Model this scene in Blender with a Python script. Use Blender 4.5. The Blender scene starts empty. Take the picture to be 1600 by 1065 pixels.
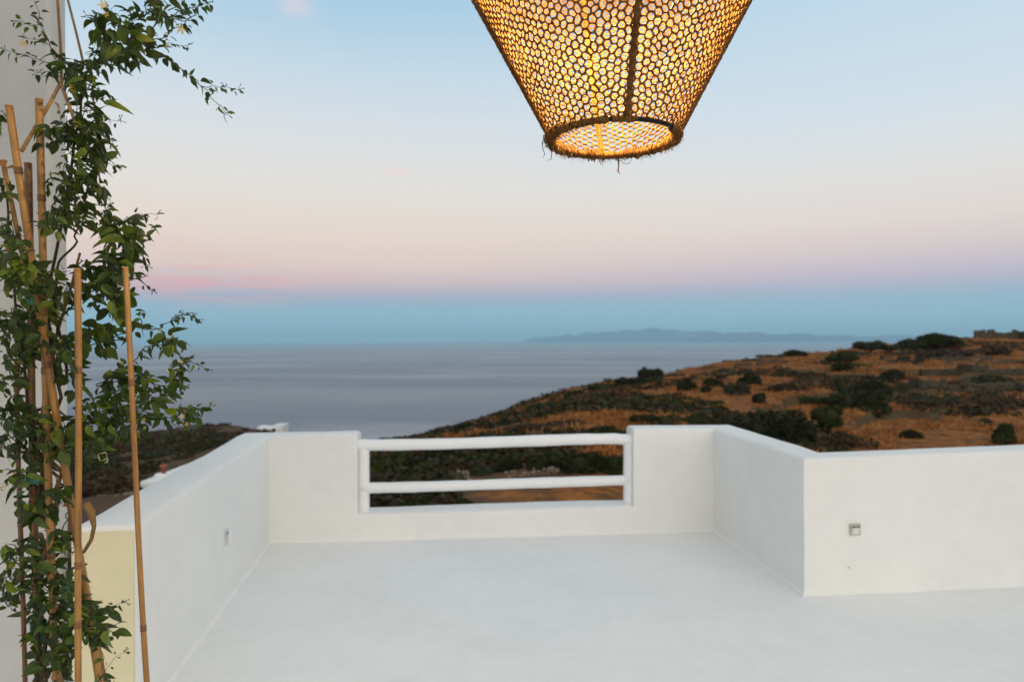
import bpy, bmesh, math, random
import numpy as np
from mathutils import Vector, Matrix, Euler
from mathutils.geometry import delaunay_2d_cdt

random.seed(7); rng = np.random.default_rng(7)
S = bpy.context.scene
COL = S.collection
PI = math.pi

# ------------------------------------------------------------------ camera
FPX = 1060.0
cam_d = bpy.data.cameras.new('camera')
cam = bpy.data.objects.new('camera', cam_d); COL.objects.link(cam)
cam_d.sensor_width = 36.0; cam_d.lens = FPX / 1600.0 * 36.0
cam_d.clip_start = 0.05; cam_d.clip_end = 300000.0
EYE = Vector((0, 0, 1.6))
PITCH = -0.0017; ROLL = 0.0040
CR = Matrix.Rotation(PI / 2 + PITCH, 3, 'X') @ Matrix.Rotation(-ROLL, 3, 'Z')
cam.matrix_world = Matrix.Translation(EYE) @ CR.to_4x4()
cam_d.dof.use_dof = True
cam_d.dof.focus_distance = 1.40
cam_d.dof.aperture_fstop = 4.2
S.camera = cam

# ------------------------------------------------------------------ view
S.view_settings.view_transform = 'Standard'
try: S.view_settings.look = 'None'
except Exception: pass
S.view_settings.exposure = 0.14; S.view_settings.gamma = 1.0
S.view_settings.use_curve_mapping = False
S.render.engine = 'CYCLES'
S.cycles.max_bounces = 7; S.cycles.diffuse_bounces = 4; S.cycles.glossy_bounces = 3
S.cycles.transmission_bounces = 4; S.cycles.volume_bounces = 1
S.cycles.sample_clamp_indirect = 4.0
S.cycles.use_denoising = True

def lin(r, g, b):
    f = lambda c: (c / 255 / 12.92) if c / 255 <= .04045 else ((c / 255 + .055) / 1.055) ** 2.4
    return (f(r), f(g), f(b), 1.0)

# ------------------------------------------------------------------ world: dusk sky
W = bpy.data.worlds.new('World'); S.world = W; W.use_nodes = True
nt = W.node_tree; nt.nodes.clear()
class NT:
    """tiny helper for building node trees"""
    def __init__(s, t): s.t = t
    def n(s, typ, **k):
        nd = s.t.nodes.new(typ)
        for a, v in k.items(): setattr(nd, a, v)
        return nd
    def link(s, a, b): s.t.links.new(a, b)
    def setin(s, sock, v):
        if hasattr(v, 'is_linked') or isinstance(v, bpy.types.NodeSocket): s.link(v, sock)
        else: sock.default_value = v
    def math(s, op, a, b=None, c=None, clamp=False):
        nd = s.n('ShaderNodeMath', operation=op, use_clamp=clamp)
        s.setin(nd.inputs[0], a)
        if b is not None: s.setin(nd.inputs[1], b)
        if c is not None: s.setin(nd.inputs[2], c)
        return nd.outputs[0]
    def mapr(s, v, a, b, c=0.0, d=1.0, smooth=True):
        nd = s.n('ShaderNodeMapRange', interpolation_type='SMOOTHSTEP' if smooth else 'LINEAR')
        s.setin(nd.inputs['Value'], v)
        nd.inputs['From Min'].default_value = a; nd.inputs['From Max'].default_value = b
        nd.inputs['To Min'].default_value = c; nd.inputs['To Max'].default_value = d
        return nd.outputs[0]
    def mix(s, f, a, b, mode='MIX'):
        nd = s.n('ShaderNodeMix', data_type='RGBA', blend_type=mode)
        s.setin(nd.inputs['Factor'], f); s.setin(nd.inputs[6], a); s.setin(nd.inputs[7], b)
        return nd.outputs[2]
    def ramp(s, f, stops, interp='LINEAR'):
        nd = s.n('ShaderNodeValToRGB'); r = nd.color_ramp; r.interpolation = interp
        while len(r.elements) > 1: r.elements.remove(r.elements[-1])
        r.elements[0].position = stops[0][0]; r.elements[0].color = stops[0][1]
        for p, c in stops[1:]:
            e = r.elements.new(p); e.color = c
        s.setin(nd.inputs[0], f)
        return nd.outputs[0]
    def noise(s, vec, scale, detail=4, rough=.55, dist=0.0):
        nd = s.n('ShaderNodeTexNoise'); nd.inputs['Scale'].default_value = scale
        nd.inputs['Detail'].default_value = detail; nd.inputs['Roughness'].default_value = rough
        nd.inputs['Distortion'].default_value = dist
        if vec is not None: s.link(vec, nd.inputs['Vector'])
        return nd.outputs['Fac']
    def mapping(s, vec, scale=(1, 1, 1), loc=(0, 0, 0), rot=(0, 0, 0)):
        nd = s.n('ShaderNodeMapping'); nd.inputs['Scale'].default_value = scale
        nd.inputs['Location'].default_value = loc; nd.inputs['Rotation'].default_value = rot
        s.link(vec, nd.inputs['Vector']); return nd.outputs[0]

w = NT(nt)
tc = w.n('ShaderNodeTexCoord'); dirv = tc.outputs['Generated']
sep = w.n('ShaderNodeSeparateXYZ'); w.link(dirv, sep.inputs[0])
dx, dy, dz = sep.outputs
z = w.math('ABSOLUTE', dz)
rl = [(0.0, lin(150, 190, 207)), (.030, lin(150, 190, 207)), (.048, lin(152, 183, 200)), (.062, lin(176, 174, 192)),
      (.082, lin(216, 189, 190)), (.105, lin(232, 206, 194)), (.15, lin(234, 215, 201)), (.215, lin(227, 221, 214)),
      (.30, lin(212, 218, 223)), (.37, lin(190, 211, 225)), (.45, lin(160, 196, 220)), (.62, lin(172, 193, 208)), (1.0, lin(204, 205, 205))]
rr = [(0.0, lin(154, 192, 208)), (.030, lin(154, 192, 208)), (.052, lin(158, 186, 204)), (.066, lin(178, 180, 200)),
      (.085, lin(204, 187, 200)), (.115, lin(222, 203, 200)), (.15, lin(230, 215, 207)), (.215, lin(224, 222, 219)),
      (.30, lin(205, 219, 229)), (.37, lin(195, 214, 228)), (.45, lin(184, 211, 229)), (.62, lin(176, 195, 210)), (1.0, lin(204, 205, 205))]
cl = w.ramp(z, rl); cr = w.ramp(z, rr)
azf = w.mapr(dx, -0.25, 0.6)
sky = w.mix(azf, cl, cr)
# faint pink dusk wisps: streaky noise limited to a few places in the sky
strk = w.noise(w.mapping(dirv, (3.0, 3.0, 26.0), rot=(0, 0.10, 0)), 2.2, 5, .6, .4)
def window(px, py, sx, sz):
    d = (CR @ Vector(((px - 800) / FPX, (532.5 - py) / FPX, -1))).normalized()
    a = w.math('DIVIDE', w.math('SUBTRACT', dx, d.x), sx)
    b = w.math('DIVIDE', w.math('SUBTRACT', dz, d.z), sz)
    r2 = w.math('ADD', w.math('MULTIPLY', a, a), w.math('MULTIPLY', b, b))
    front = w.math('GREATER_THAN', dy, 0.0)
    return w.math('MULTIPLY', w.math('EXPONENT', w.math('MULTIPLY', r2, -1.0)), front)
def wisp(px, py, sx, sz, lo, hi, amt, colr, sky):
    m = w.math('MULTIPLY', window(px, py, sx, sz), w.mapr(strk, lo, hi))
    return w.mix(w.math('MULTIPLY', m, amt), sky, colr)
sky = wisp(330, 440, .11, .026, .42, .62, .85, lin(238, 170, 172), sky)
sky = wisp(480, 430, .06, .012, .40, .60, .6, lin(238, 186, 180), sky)
sky = wisp(622, 268, .022, .0035, .20, .40, .55, lin(240, 205, 196), sky)
sky = wisp(460, 8, .020, .012, .30, .50, .6, lin(225, 205, 215), sky)
sky = wisp(260, 400, .08, .02, .45, .65, .5, lin(240, 195, 180), sky)
# afterglow on the side where the sun has just gone down (behind the camera)
glow = w.math('MULTIPLY', w.mapr(dx, -.85, .45, .45, 1.0), w.math('MULTIPLY', w.mapr(dy, 0.25, -0.85), w.mapr(z, 0.98, 0.05)))
sky = w.mix(w.math('MULTIPLY', glow, 0.9), sky, (1.75, 1.56, 1.36, 1))
sky = w.mix(w.mapr(dx, -.62, -.95, 0.0, .45), sky, lin(110, 140, 172))
# the land and sea side below the horizon
below = w.math('LESS_THAN', dz, -0.001)
sky = w.mix(below, sky, lin(112, 120, 130))
nish = w.n('ShaderNodeTexSky', sky_type='NISHITA'); nish.sun_disc = False
nish.sun_elevation = math.radians(1.0); nish.sun_rotation = math.radians(180)
bg1 = w.n('ShaderNodeBackground'); w.link(sky, bg1.inputs[0]); bg1.inputs[1].default_value = 1.0
bg2 = w.n('ShaderNodeBackground'); w.link(nish.outputs[0], bg2.inputs[0]); bg2.inputs[1].default_value = 0.002
addn = w.n('ShaderNodeAddShader'); w.link(bg1.outputs[0], addn.inputs[0]); w.link(bg2.outputs[0], addn.inputs[1])
outw = w.n('ShaderNodeOutputWorld'); w.link(addn.outputs[0], outw.inputs[0])

sun_d = bpy.data.lights.new('dusk_sun', 'SUN'); sun_d.energy = 0.36; sun_d.angle = math.radians(50)
sun_d.color = (1.0, .90, .80)
sun = bpy.data.objects.new('dusk_sun', sun_d); COL.objects.link(sun)
sun.rotation_euler = Vector((-0.45, 1.0, -0.50)).to_track_quat('-Z', 'Y').to_euler()
sun.location = (0, -20, 20)

# ------------------------------------------------------------------ helpers
def ray(px, py):
    return (CR @ Vector(((px - 800) / FPX, (532.5 - py) / FPX, -1)))
def at(px, py, depth):                       # point at a depth (metres along +Y)
    r = ray(px, py); return EYE + r * (depth / r.y)
def on_floor(px, py, zf=0.0):
    r = ray(px, py); return EYE + r * ((zf - EYE.z) / r.z)
def sm(t): t = np.clip(t, 0, 1); return t * t * (3 - 2 * t)

def vnoise(x, y, seed=0):
    xi = np.floor(x).astype(np.int64); yi = np.floor(y).astype(np.int64)
    xf = x - xi; yf = y - yi
    u = xf * xf * (3 - 2 * xf); v = yf * yf * (3 - 2 * yf)
    def h(a, b):
        n = (a * 374761393 + b * 668265263 + seed * 1442695041) & 0xffffffff
        n = ((n ^ (n >> 13)) * 1274126177) & 0xffffffff
        return ((n ^ (n >> 16)) & 0xffff) / 65535.0 * 2 - 1
    a = h(xi, yi); b = h(xi + 1, yi); c = h(xi, yi + 1); d = h(xi + 1, yi + 1)
    return (a * (1 - u) + b * u) * (1 - v) + (c * (1 - u) + d * u) * v
def fbm(x, y, seed=0, o=4):
    x = np.asarray(x, float); y = np.asarray(y, float); s = 0; a = .5
    for i in range(o):
        s = s + a * vnoise(x * 2 ** i + 17.3 * i, y * 2 ** i - 9.1 * i, seed + i); a *= .5
    return s

def link(name, me, mats=(), parent=None, smooth=True):
    o = bpy.data.objects.new(name, me); COL.objects.link(o)
    for m in mats: me.materials.append(m)
    if parent is not None: o.parent = parent
    if smooth and len(me.polygons):
        me.polygons.foreach_set('use_smooth', [True] * len(me.polygons))
    return o
def mesh(name, V, F):
    me = bpy.data.meshes.new(name); me.from_pydata([tuple(v) for v in V], [], F); me.update(); return me
def mesh_np(name, V, Q, mi=None):
    """V (n,3), Q (m,k) uniform polygons"""
    me = bpy.data.meshes.new(name); V = np.asarray(V, np.float32); Q = np.asarray(Q, np.int32)
    m, k = Q.shape
    me.vertices.add(len(V)); me.vertices.foreach_set('co', V.ravel())
    me.loops.add(m * k); me.loops.foreach_set('vertex_index', Q.ravel())
    me.polygons.add(m); me.polygons.foreach_set('loop_start', np.arange(0, m * k, k, dtype=np.int32))
    try: me.polygons.foreach_set('loop_total', np.full(m, k, np.int32))
    except Exception: pass
    if mi is not None: me.polygons.foreach_set('material_index', np.asarray(mi, np.int32))
    me.update(calc_edges=True); me.validate(); return me
def tag(o, label=None, cat=None, group=None, kind=None):
    if label: o['label'] = label
    if cat: o['category'] = cat
    if group: o['group'] = group
    if kind: o['kind'] = kind
    return o
def empty(name, loc=(0, 0, 0), rz=0.0):
    o = bpy.data.objects.new(name, None); COL.objects.link(o); o.location = loc
    o.rotation_euler = (0, 0, rz); o.empty_display_size = .1; return o

class Tubes:
    """collects swept tubes into one mesh"""
    def __init__(s): s.V = []; s.F = []; s.n = 0
    def add(s, pts, rad, sides=6, cap=True, squash=None):
        pts = [Vector(p) for p in pts]; n = len(pts)
        if not hasattr(rad, '__len__'): rad = [rad] * n
        t0 = (pts[1] - pts[0]).normalized()
        up = Vector((0, 0, 1)) if abs(t0.z) < .9 else Vector((1, 0, 0))
        nx = t0.cross(up).normalized()
        base = s.n
        for i in range(n):
            t = (pts[min(i + 1, n - 1)] - pts[max(i - 1, 0)])
            if t.length < 1e-9: t = t0
            t = t.normalized(); nx = (nx - t * nx.dot(t))
            if nx.length < 1e-6: nx = t.orthogonal()
            nx.normalize(); ny = t.cross(nx)
            for k in range(sides):
                a = 2 * PI * k / sides
                s.V.append(pts[i] + nx * (math.cos(a) * rad[i]) + ny * (math.sin(a) * rad[i]))
        for i in range(n - 1):
            for k in range(sides):
                a = base + i * sides + k; b = base + i * sides + (k + 1) % sides
                s.F.append((a, b, b + sides, a + sides))
        if cap:
            s.F.append(tuple(base + k for k in range(sides))[::-1])
            s.F.append(tuple(base + (n - 1) * sides + k for k in range(sides)))
        s.n += n * sides
    def build(s, name, mat, parent=None):
        return link(name, mesh(name, s.V, s.F), [mat], parent)
def box_bm(bm, cx, cy, cz, sx, sy, sz, rz=0.0):
    m = Matrix.Translation((cx, cy, cz)) @ Matrix.Rotation(rz, 4, 'Z') @ Matrix.Diagonal((sx, sy, sz, 1))
    bmesh.ops.create_cube(bm, size=1.0, matrix=m)
def bm_obj(name, bm, mat, parent=None, bevel=0.0, smooth=False, seg=2):
    if bevel: bmesh.ops.bevel(bm, geom=list(bm.edges), offset=bevel, segments=seg, affect='EDGES', profile=.6)
    me = bpy.data.meshes.new(name); bm.to_mesh(me); bm.free()
    return link(name, me, [mat], parent, smooth)

# ------------------------------------------------------------------ materials
def new_mat(name):
    m = bpy.data.materials.new(name); m.use_nodes = True; t = m.node_tree; t.nodes.clear()
    k = NT(t); out = k.n('ShaderNodeOutputMaterial'); b = k.n('ShaderNodeBsdfPrincipled')
    k.link(b.outputs[0], out.inputs[0]); k.b = b; k.out = out
    return m, k
def geo_pos(k): return k.n('ShaderNodeNewGeometry').outputs['Position']
def bump(k, h, strength, dist):
    nd = k.n('ShaderNodeBump'); nd.inputs['Strength'].default_value = strength
    nd.inputs['Distance'].default_value = dist; k.link(h, nd.inputs['Height']); k.link(nd.outputs[0], k.b.inputs['Normal'])

def plaster(name, c1, c2, rough=.75, bs=.5):
    m, k = new_mat(name); p = geo_pos(k)
    n1 = k.noise(p, 1.3, 5, .6); n2 = k.noise(p, 9, 5, .65); n3 = k.noise(p, 55, 3, .6)
    n4 = k.noise(k.mapping(p, (1, 1, .25)), 14, 4, .6)
    f = k.math('ADD', k.math('MULTIPLY', n1, .6), k.math('MULTIPLY', n2, .4))
    col = k.mix(k.mapr(f, .35, .65), c1, c2)
    spots = k.mapr(k.noise(p, 23, 4, .7), .70, .80)
    col = k.mix(k.math('MULTIPLY', spots, .22), col, (.42, .40, .34, 1))
    k.link(col, k.b.inputs['Base Color'])
    k.b.inputs['Roughness'].default_value = rough; k.b.inputs['Specular IOR Level'].default_value = .3
    dirt = k.mapr(k.noise(p, 2.1, 7, .72, .6), .60, .78)
    col2 = k.mix(k.math('MULTIPLY', dirt, .22), col, (.50, .47, .40, 1)); k.link(col2, k.b.inputs['Base Color'])
    h = k.math('ADD', k.math('ADD', k.math('MULTIPLY', n2, .6), k.math('MULTIPLY', n4, .5)), k.math('MULTIPLY', n3, .12))
    bump(k, h, bs, .012)
    return m
M = {}
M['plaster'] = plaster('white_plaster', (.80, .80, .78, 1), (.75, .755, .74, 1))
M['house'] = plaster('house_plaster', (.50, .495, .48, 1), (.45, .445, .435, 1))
M['cream'] = plaster('cream_plaster', (.72, .665, .45, 1), (.66, .61, .41, 1))
M['floorp'] = plaster('terrace_coating', (.82, .825, .82, 1), (.76, .77, .765, 1), .5, .22)
M['gloss'] = plaster('white_paint', (.82, .83, .84, 1), (.78, .79, .80, 1), .4, .25)

def simple(name, c, rough=.6, metal=0.0, var=.15, scale=20, bmp=0.0, spec=.4):
    m, k = new_mat(name); p = geo_pos(k); n = k.noise(p, scale, 4, .6)
    c2 = tuple(x * (1 - var * 2) for x in c[:3]) + (1,)
    k.link(k.mix(k.mapr(n, .3, .7), c, c2), k.b.inputs['Base Color'])
    k.b.inputs['Roughness'].default_value = rough; k.b.inputs['Metallic'].default_value = metal
    k.b.inputs['Specular IOR Level'].default_value = spec
    if bmp: bump(k, n, bmp, .005)
    return m
M['grey_plastic'] = simple('socket_plastic', (.52, .50, .42, 1), .5)
M['dark_plastic'] = simple('socket_dark', (.05, .05, .05, 1), .5)
M['black_metal'] = simple('black_metal', (.012, .011, .010, 1), .32, .6)
M['terracotta'] = simple('terracotta', (.42, .13, .06, 1), .8)
M['dark_glass'] = simple('dark_window', (.02, .022, .025, 1), .2)
M['wood'] = simple('dark_wood', (.12, .07, .04, 1), .7)
M['tape'] = simple('green_tie_tape', (.02, .16, .10, 1), .35)
M['rope_thin'] = simple('twine', (.36, .22, .10, 1), .8, bmp=.5, scale=300)
M['stem'] = simple('vine_stem', (.05, .035, .015, 1), .8, scale=60)
M['dry_stem'] = simple('dry_vine_stem', (.20, .11, .035, 1), .8, scale=60)
M['cane'] = simple('thin_cane', (.40, .24, .09, 1), .6, scale=60)
M['petal'] = simple('jasmine_petal', (.60, .46, .14, 1), .6)
M['petal_pale'] = simple('jasmine_petal_pale', (.42, .44, .24, 1), .6)
M['deadleaf'] = simple('dry_leaf', (.30, .13, .03, 1), .7)

def bamboo_mat(name, c1, c2):
    m, k = new_mat(name)
    tcn = k.n('ShaderNodeTexCoord').outputs['Object']
    n = k.noise(k.mapping(tcn, (60, 60, 3)), 1.0, 4, .6); n2 = k.noise(tcn, 6, 4, .6)
    f = k.math('ADD', k.math('MULTIPLY', n, .5), k.math('MULTIPLY', n2, .5))
    k.link(k.mix(k.mapr(f, .35, .65), c1, c2), k.b.inputs['Base Color'])
    st_ = k.mapr(k.noise(k.mapping(tcn, (90, 90, 7)), 1.0, 5, .7), .56, .70)
    k.link(k.mix(k.math('MULTIPLY', st_, .6), k.mix(k.mapr(f, .35, .65), c1, c2), (.10, .045, .014, 1)), k.b.inputs['Base Color'])
    k.b.inputs['Roughness'].default_value = .42
    bump(k, n, .5, .002); return m
M['bamboo'] = bamboo_mat('bamboo_golden', (.38, .195, .045, 1), (.20, .088, .019, 1))
M['bamboo_dark'] = bamboo_mat('bamboo_brown', (.20, .085, .022, 1), (.11, .045, .014, 1))
M['bamboo_cut'] = simple('bamboo_cut', (.55, .36, .16, 1), .8)

def leaf_mat(name, c1, c2, tr=.35):
    m, k = new_mat(name)
    oi = k.n('ShaderNodeObjectInfo').outputs['Random']
    p = geo_pos(k); n = k.noise(p, 26, 3, .6)
    f = k.math('ADD', k.math('MULTIPLY', oi, .35), k.math('MULTIPLY', n, .75))
    col = k.mix(k.mapr(f, .30, .75), c1, c2)
    col = k.mix(k.mapr(k.noise(p, 11, 2, .5), .66, .72), col, (c2[0] * 1.9, c2[1] * 1.2, c2[2], 1))
    k.link(col, k.b.inputs['Base Color']); k.b.inputs['Roughness'].default_value = .42
    k.b.inputs['Specular IOR Level'].default_value = .35
    tl = k.n('ShaderNodeBsdfTranslucent'); k.link(k.mix(.5, col, (.16, .26, .02, 1)), tl.inputs[0])
    ms = k.n('ShaderNodeMixShader'); ms.inputs[0].default_value = tr
    k.link(k.b.outputs[0], ms.inputs[1]); k.link(tl.outputs[0], ms.inputs[2]); k.link(ms.outputs[0], k.out.inputs[0])
    return m
M['leaf'] = leaf_mat('jasmine_leaf', (.012, .022, .003, 1), (.052, .086, .007, 1), .25)
M['leaf_light'] = leaf_mat('jasmine_leaf_young', (.065, .105, .009, 1), (.16, .20, .018, 1), .36)

def rope_mat():
    m, k = new_mat('raffia_rope'); p = geo_pos(k)
    n = k.noise(p, 90, 4, .65); n2 = k.noise(p, 18, 3, .5)
    f = k.math('ADD', k.math('MULTIPLY', n, .6), k.math('MULTIPLY', n2, .4))
    col = k.mix(k.mapr(f, .35, .65), (.26, .125, .030, 1), (.11, .042, .009, 1))
    k.link(col, k.b.inputs['Base Color']); k.b.inputs['Roughness'].default_value = .75
    k.b.inputs['Specular IOR Level'].default_value = .2
    bump(k, k.noise(p, 700, 3, .7), .7, .0012)
    tl = k.n('ShaderNodeBsdfTranslucent'); k.link(k.mix(.5, col, (.42, .20, .04, 1)), tl.inputs[0])
    ms = k.n('ShaderNodeMixShader'); ms.inputs[0].default_value = .16
    k.link(k.b.outputs[0], ms.inputs[1]); k.link(tl.outputs[0], ms.inputs[2]); k.link(ms.outputs[0], k.out.inputs[0])
    return m
M['rope'] = rope_mat()

def bush_mat(name, c1, c2, tip):
    m, k = new_mat(name); oi = k.n('ShaderNodeObjectInfo').outputs['Random']; p = geo_pos(k)
    n = k.noise(p, 1.1, 4, .65)
    f = k.math('ADD', k.math('MULTIPLY', oi, .3), k.math('MULTIPLY', n, .8))
    col = k.mix(k.mapr(f, .3, .8), c1, c2)
    col = k.mix(k.mapr(k.noise(p, 3.0, 3, .6), .55, .75), col, tip)
    k.link(col, k.b.inputs['Base Color']); k.b.inputs['Roughness'].default_value = .8
    k.b.inputs['Specular IOR Level'].default_value = .15
    return m
M['bush'] = bush_mat('juniper_foliage', (.010, .012, .005, 1), (.028, .031, .010, 1), (.045, .046, .018, 1))
M['bush_green'] = bush_mat('mastic_foliage', (.013, .018, .004, 1), (.034, .042, .008, 1), (.062, .062, .014, 1))
M['bush_grey'] = bush_mat('olive_foliage', (.026, .028, .015, 1), (.052, .054, .030, 1), (.085, .08, .045, 1))
M['bush_dull'] = bush_mat('dry_scrub', (.034, .023, .013, 1), (.065, .040, .022, 1), (.10, .062, .034, 1))
M['bark'] = simple('bark', (.09, .06, .04, 1), .9)
M['stone'] = simple('field_stone', (.30, .24, .17, 1), .9, var=.25, scale=1.2, bmp=.4)
M['stone_dark0'] = simple('wall_stone', (.085, .068, .045, 1), .9, var=.25, scale=1.2, bmp=.4)

def ground_mat():
    m, k = new_mat('dry_hillside'); g = k.n('ShaderNodeNewGeometry'); p = g.outputs['Position']
    sp = k.n('ShaderNodeSeparateXYZ'); k.link(g.outputs['Normal'], sp.inputs[0])
    ps = k.n('ShaderNodeSeparateXYZ'); k.link(p, ps.inputs[0])
    n1 = k.noise(p, .035, 6, .62); n2 = k.noise(p, .22, 6, .68); n3 = k.noise(p, 1.4, 5, .7)
    straw = k.mix(k.mapr(n2, .35, .65), (.35, .128, .026, 1), (.22, .080, .020, 1))
    straw = k.mix(k.mapr(n3, .42, .66), straw, (.115, .052, .022, 1))
    n5 = k.noise(p, .6, 6, .75); straw = k.mix(k.mapr(n5, .50, .66), straw, (.075, .045, .022, 1))
    scrub = k.mix(k.mapr(n3, .3, .7), (.060, .042, .026, 1), (.125, .068, .040, 1))
    # more bare scrub towards the left (west) side of the hill
    side = k.mapr(k.math('DIVIDE', ps.outputs[0], k.math('MAXIMUM', ps.outputs[1], 1.0)), -.35, .28, .30, -.08)
    f = k.math('ADD', k.math('ADD', k.math('MULTIPLY', n1, .45), k.math('MULTIPLY', n2, .55)), side)
    col = k.mix(k.mapr(f, .50, .60), straw, scrub)
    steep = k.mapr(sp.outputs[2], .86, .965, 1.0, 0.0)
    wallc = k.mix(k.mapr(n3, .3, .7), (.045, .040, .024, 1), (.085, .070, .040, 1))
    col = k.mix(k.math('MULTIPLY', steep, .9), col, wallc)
    k.link(col, k.b.inputs['Base Color']); k.b.inputs['Roughness'].default_value = .95
    k.b.inputs['Specular IOR Level'].default_value = .1
    bump(k, k.math('ADD', n2, k.math('MULTIPLY', n3, .4)), .6, .5)
    return m
M['ground'] = ground_mat()

def sea_mat():
    m, k = new_mat('sea_water'); p = geo_pos(k)
    n = k.noise(k.mapping(p, (.00016, .0006, 1), rot=(0, 0, .10)), 1.6, 4, .5, .8)
    n2 = k.noise(k.mapping(p, (.00045, .0011, 1), rot=(0, 0, .45)), 1.0, 5, .62, .5)
    px_ = k.n('ShaderNodeSeparateXYZ'); k.link(p, px_.inputs[0])
    slick = k.math('MULTIPLY', k.mapr(n2, .50, .66), .8)
    k.link(k.mix(slick, (.125, .135, .175, 1), (.29, .28, .31, 1)), k.b.inputs['Base Color'])
    k.b.inputs['IOR'].default_value = 1.33
    k.link(k.mapr(n, .34, .68, .34, .46), k.b.inputs['Roughness'])
    b = k.n('ShaderNodeBump'); b.inputs['Strength'].default_value = .35; b.inputs['Distance'].default_value = .8
    h = k.math('ADD', k.noise(k.mapping(p, (.03, .06, .05)), 1.0, 4, .7), k.math('MULTIPLY', k.noise(p, .4, 3, .6), .3))
    k.link(h, b.inputs['Height']); k.link(b.outputs[0], k.b.inputs['Normal'])
    return m
M['sea'] = sea_mat()
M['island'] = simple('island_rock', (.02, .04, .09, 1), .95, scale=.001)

# ------------------------------------------------------------------ sea, terrain, islands, haze
SEA_Z = -150.0
L = 110000.0
sea = link('sea', mesh('sea', [(-L, -2000, SEA_Z), (L, -2000, SEA_Z), (L, L, SEA_Z), (-L, L, SEA_Z)], [(0, 1, 2, 3)]), [M['sea']])
tag(sea, 'calm grey blue sea stretching to the dusk horizon', kind='structure')

SKY_X = [-1400, -400, 130, 225, 300, 370, 400, 450, 560, 660, 700, 740, 800, 850, 900, 950, 1000, 1033, 1060, 1090, 1120, 1150, 1200, 1235, 1265, 1300, 1340, 1400, 1440, 1500, 1600, 2000, 3200]
SKY_Y = [700, 690, 683, 677, 669, 665, 671, 690, 697, 684, 674, 664, 645, 631, 612, 601, 594, 588, 580, 573, 568, 563, 557, 553, 551, 548, 543, 537, 533, 529, 527, 515, 505]
R_X = [-1400, 130, 300, 450, 660, 800, 1000, 1200, 1400, 1600, 3200]
R_Y = [330, 300, 260, 190, 125, 140, 180, 225, 265, 300, 360]
K_X = [-1400, 300, 700, 900, 1200, 1400, 3200]
K_Y = [2.2, 2.2, 2.9, 2.6, 1.95, 1.7, 1.65]
def ground_drop(tanaz, d):
    """metres below the eye at ground distance d (along +Y) for azimuth tan"""
    px = 800 + FPX * tanaz
    horizon = 530.6 - 0.004 * (px - 800)
    ar = (np.interp(px, SKY_X, SKY_Y) - horizon) / FPX
    R = np.interp(px, R_X, R_Y); kk = np.interp(px, K_X, K_Y)
    s = np.log(np.maximum(d, 8) / 8.0) / np.log(R / 8.0)
    sc = np.clip(s, 0, 1)
    a = ar + (0.57 - ar) * (1 - sc) ** kk
    D = a * d
    over = np.maximum(d - R, 0)
    D = np.where(d > R, ar * R + over * ar + .10 * over + .0016 * over ** 2 * (over < 120) + np.where(over >= 120, .0016 * 120 ** 2 + .42 * (over - 120), 0), D)
    return D, R
def ground_z(x, y):
    x = np.asarray(x, float); y = np.maximum(np.asarray(y, float), .5)
    ta = x / y
    D, R = ground_drop(ta, y)
    far = np.minimum(y / 60.0, 2.5)
    D = D + fbm(x * .05, y * .05, 3, 4) * .9 * far * sm((R - y) / 40 + .35) + fbm(x * .35, y * .35, 9, 3) * .20 * np.minimum(far, 1.5)
    zz = 1.6 - D
    # stepped terraces on the right-hand slope
    px = 800 + FPX * ta
    mask = sm((px - 960) / 160) * sm((y - 50) / 25) * sm((R + 6 - y) / 12)
    step = 1.15
    q = zz / step + fbm(x * .018, y * .018, 21, 3) * 1.1
    fr = q - np.floor(q)
    st = np.floor(q) + np.where(fr < .975, fr * .2, .195 + (fr - .975) / .025 * .805)
    zz = zz + mask * (st - q) * step
    return zz
def ground_hit(px, py, dmin=14, dmax=330):
    r = ray(px, py); ys = np.linspace(dmin, dmax, 1600)
    xs = ys * (r.x / r.y); zs = EYE.z + ys * (r.z / r.y); g = ground_z(xs, ys)
    idx = np.nonzero(g >= zs)[0]
    i = idx[0] if len(idx) else int(np.argmin(zs - g))
    return Vector((xs[i], ys[i], g[i]))

NA, ND = 640, 1000
ta = np.linspace(-1.9, 2.0, NA)
dd = 5.0 * (1000 / 5.0) ** np.linspace(0, 1, ND)
TA, DD = np.meshgrid(ta, dd)
X = TA * DD; Y = DD.copy(); Z = ground_z(X, Y)
Z = np.maximum(Z, SEA_Z - 3)
V = np.stack([X.ravel(), Y.ravel(), Z.ravel()], 1)
ii = np.arange((ND - 1) * (NA - 1)); rr_ = ii // (NA - 1); cc = ii % (NA - 1)
a = rr_ * NA + cc
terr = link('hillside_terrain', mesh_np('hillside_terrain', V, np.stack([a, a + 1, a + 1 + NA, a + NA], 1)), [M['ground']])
tag(terr, 'dry orange brown terraced hillside sloping down to the sea', kind='structure')

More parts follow.
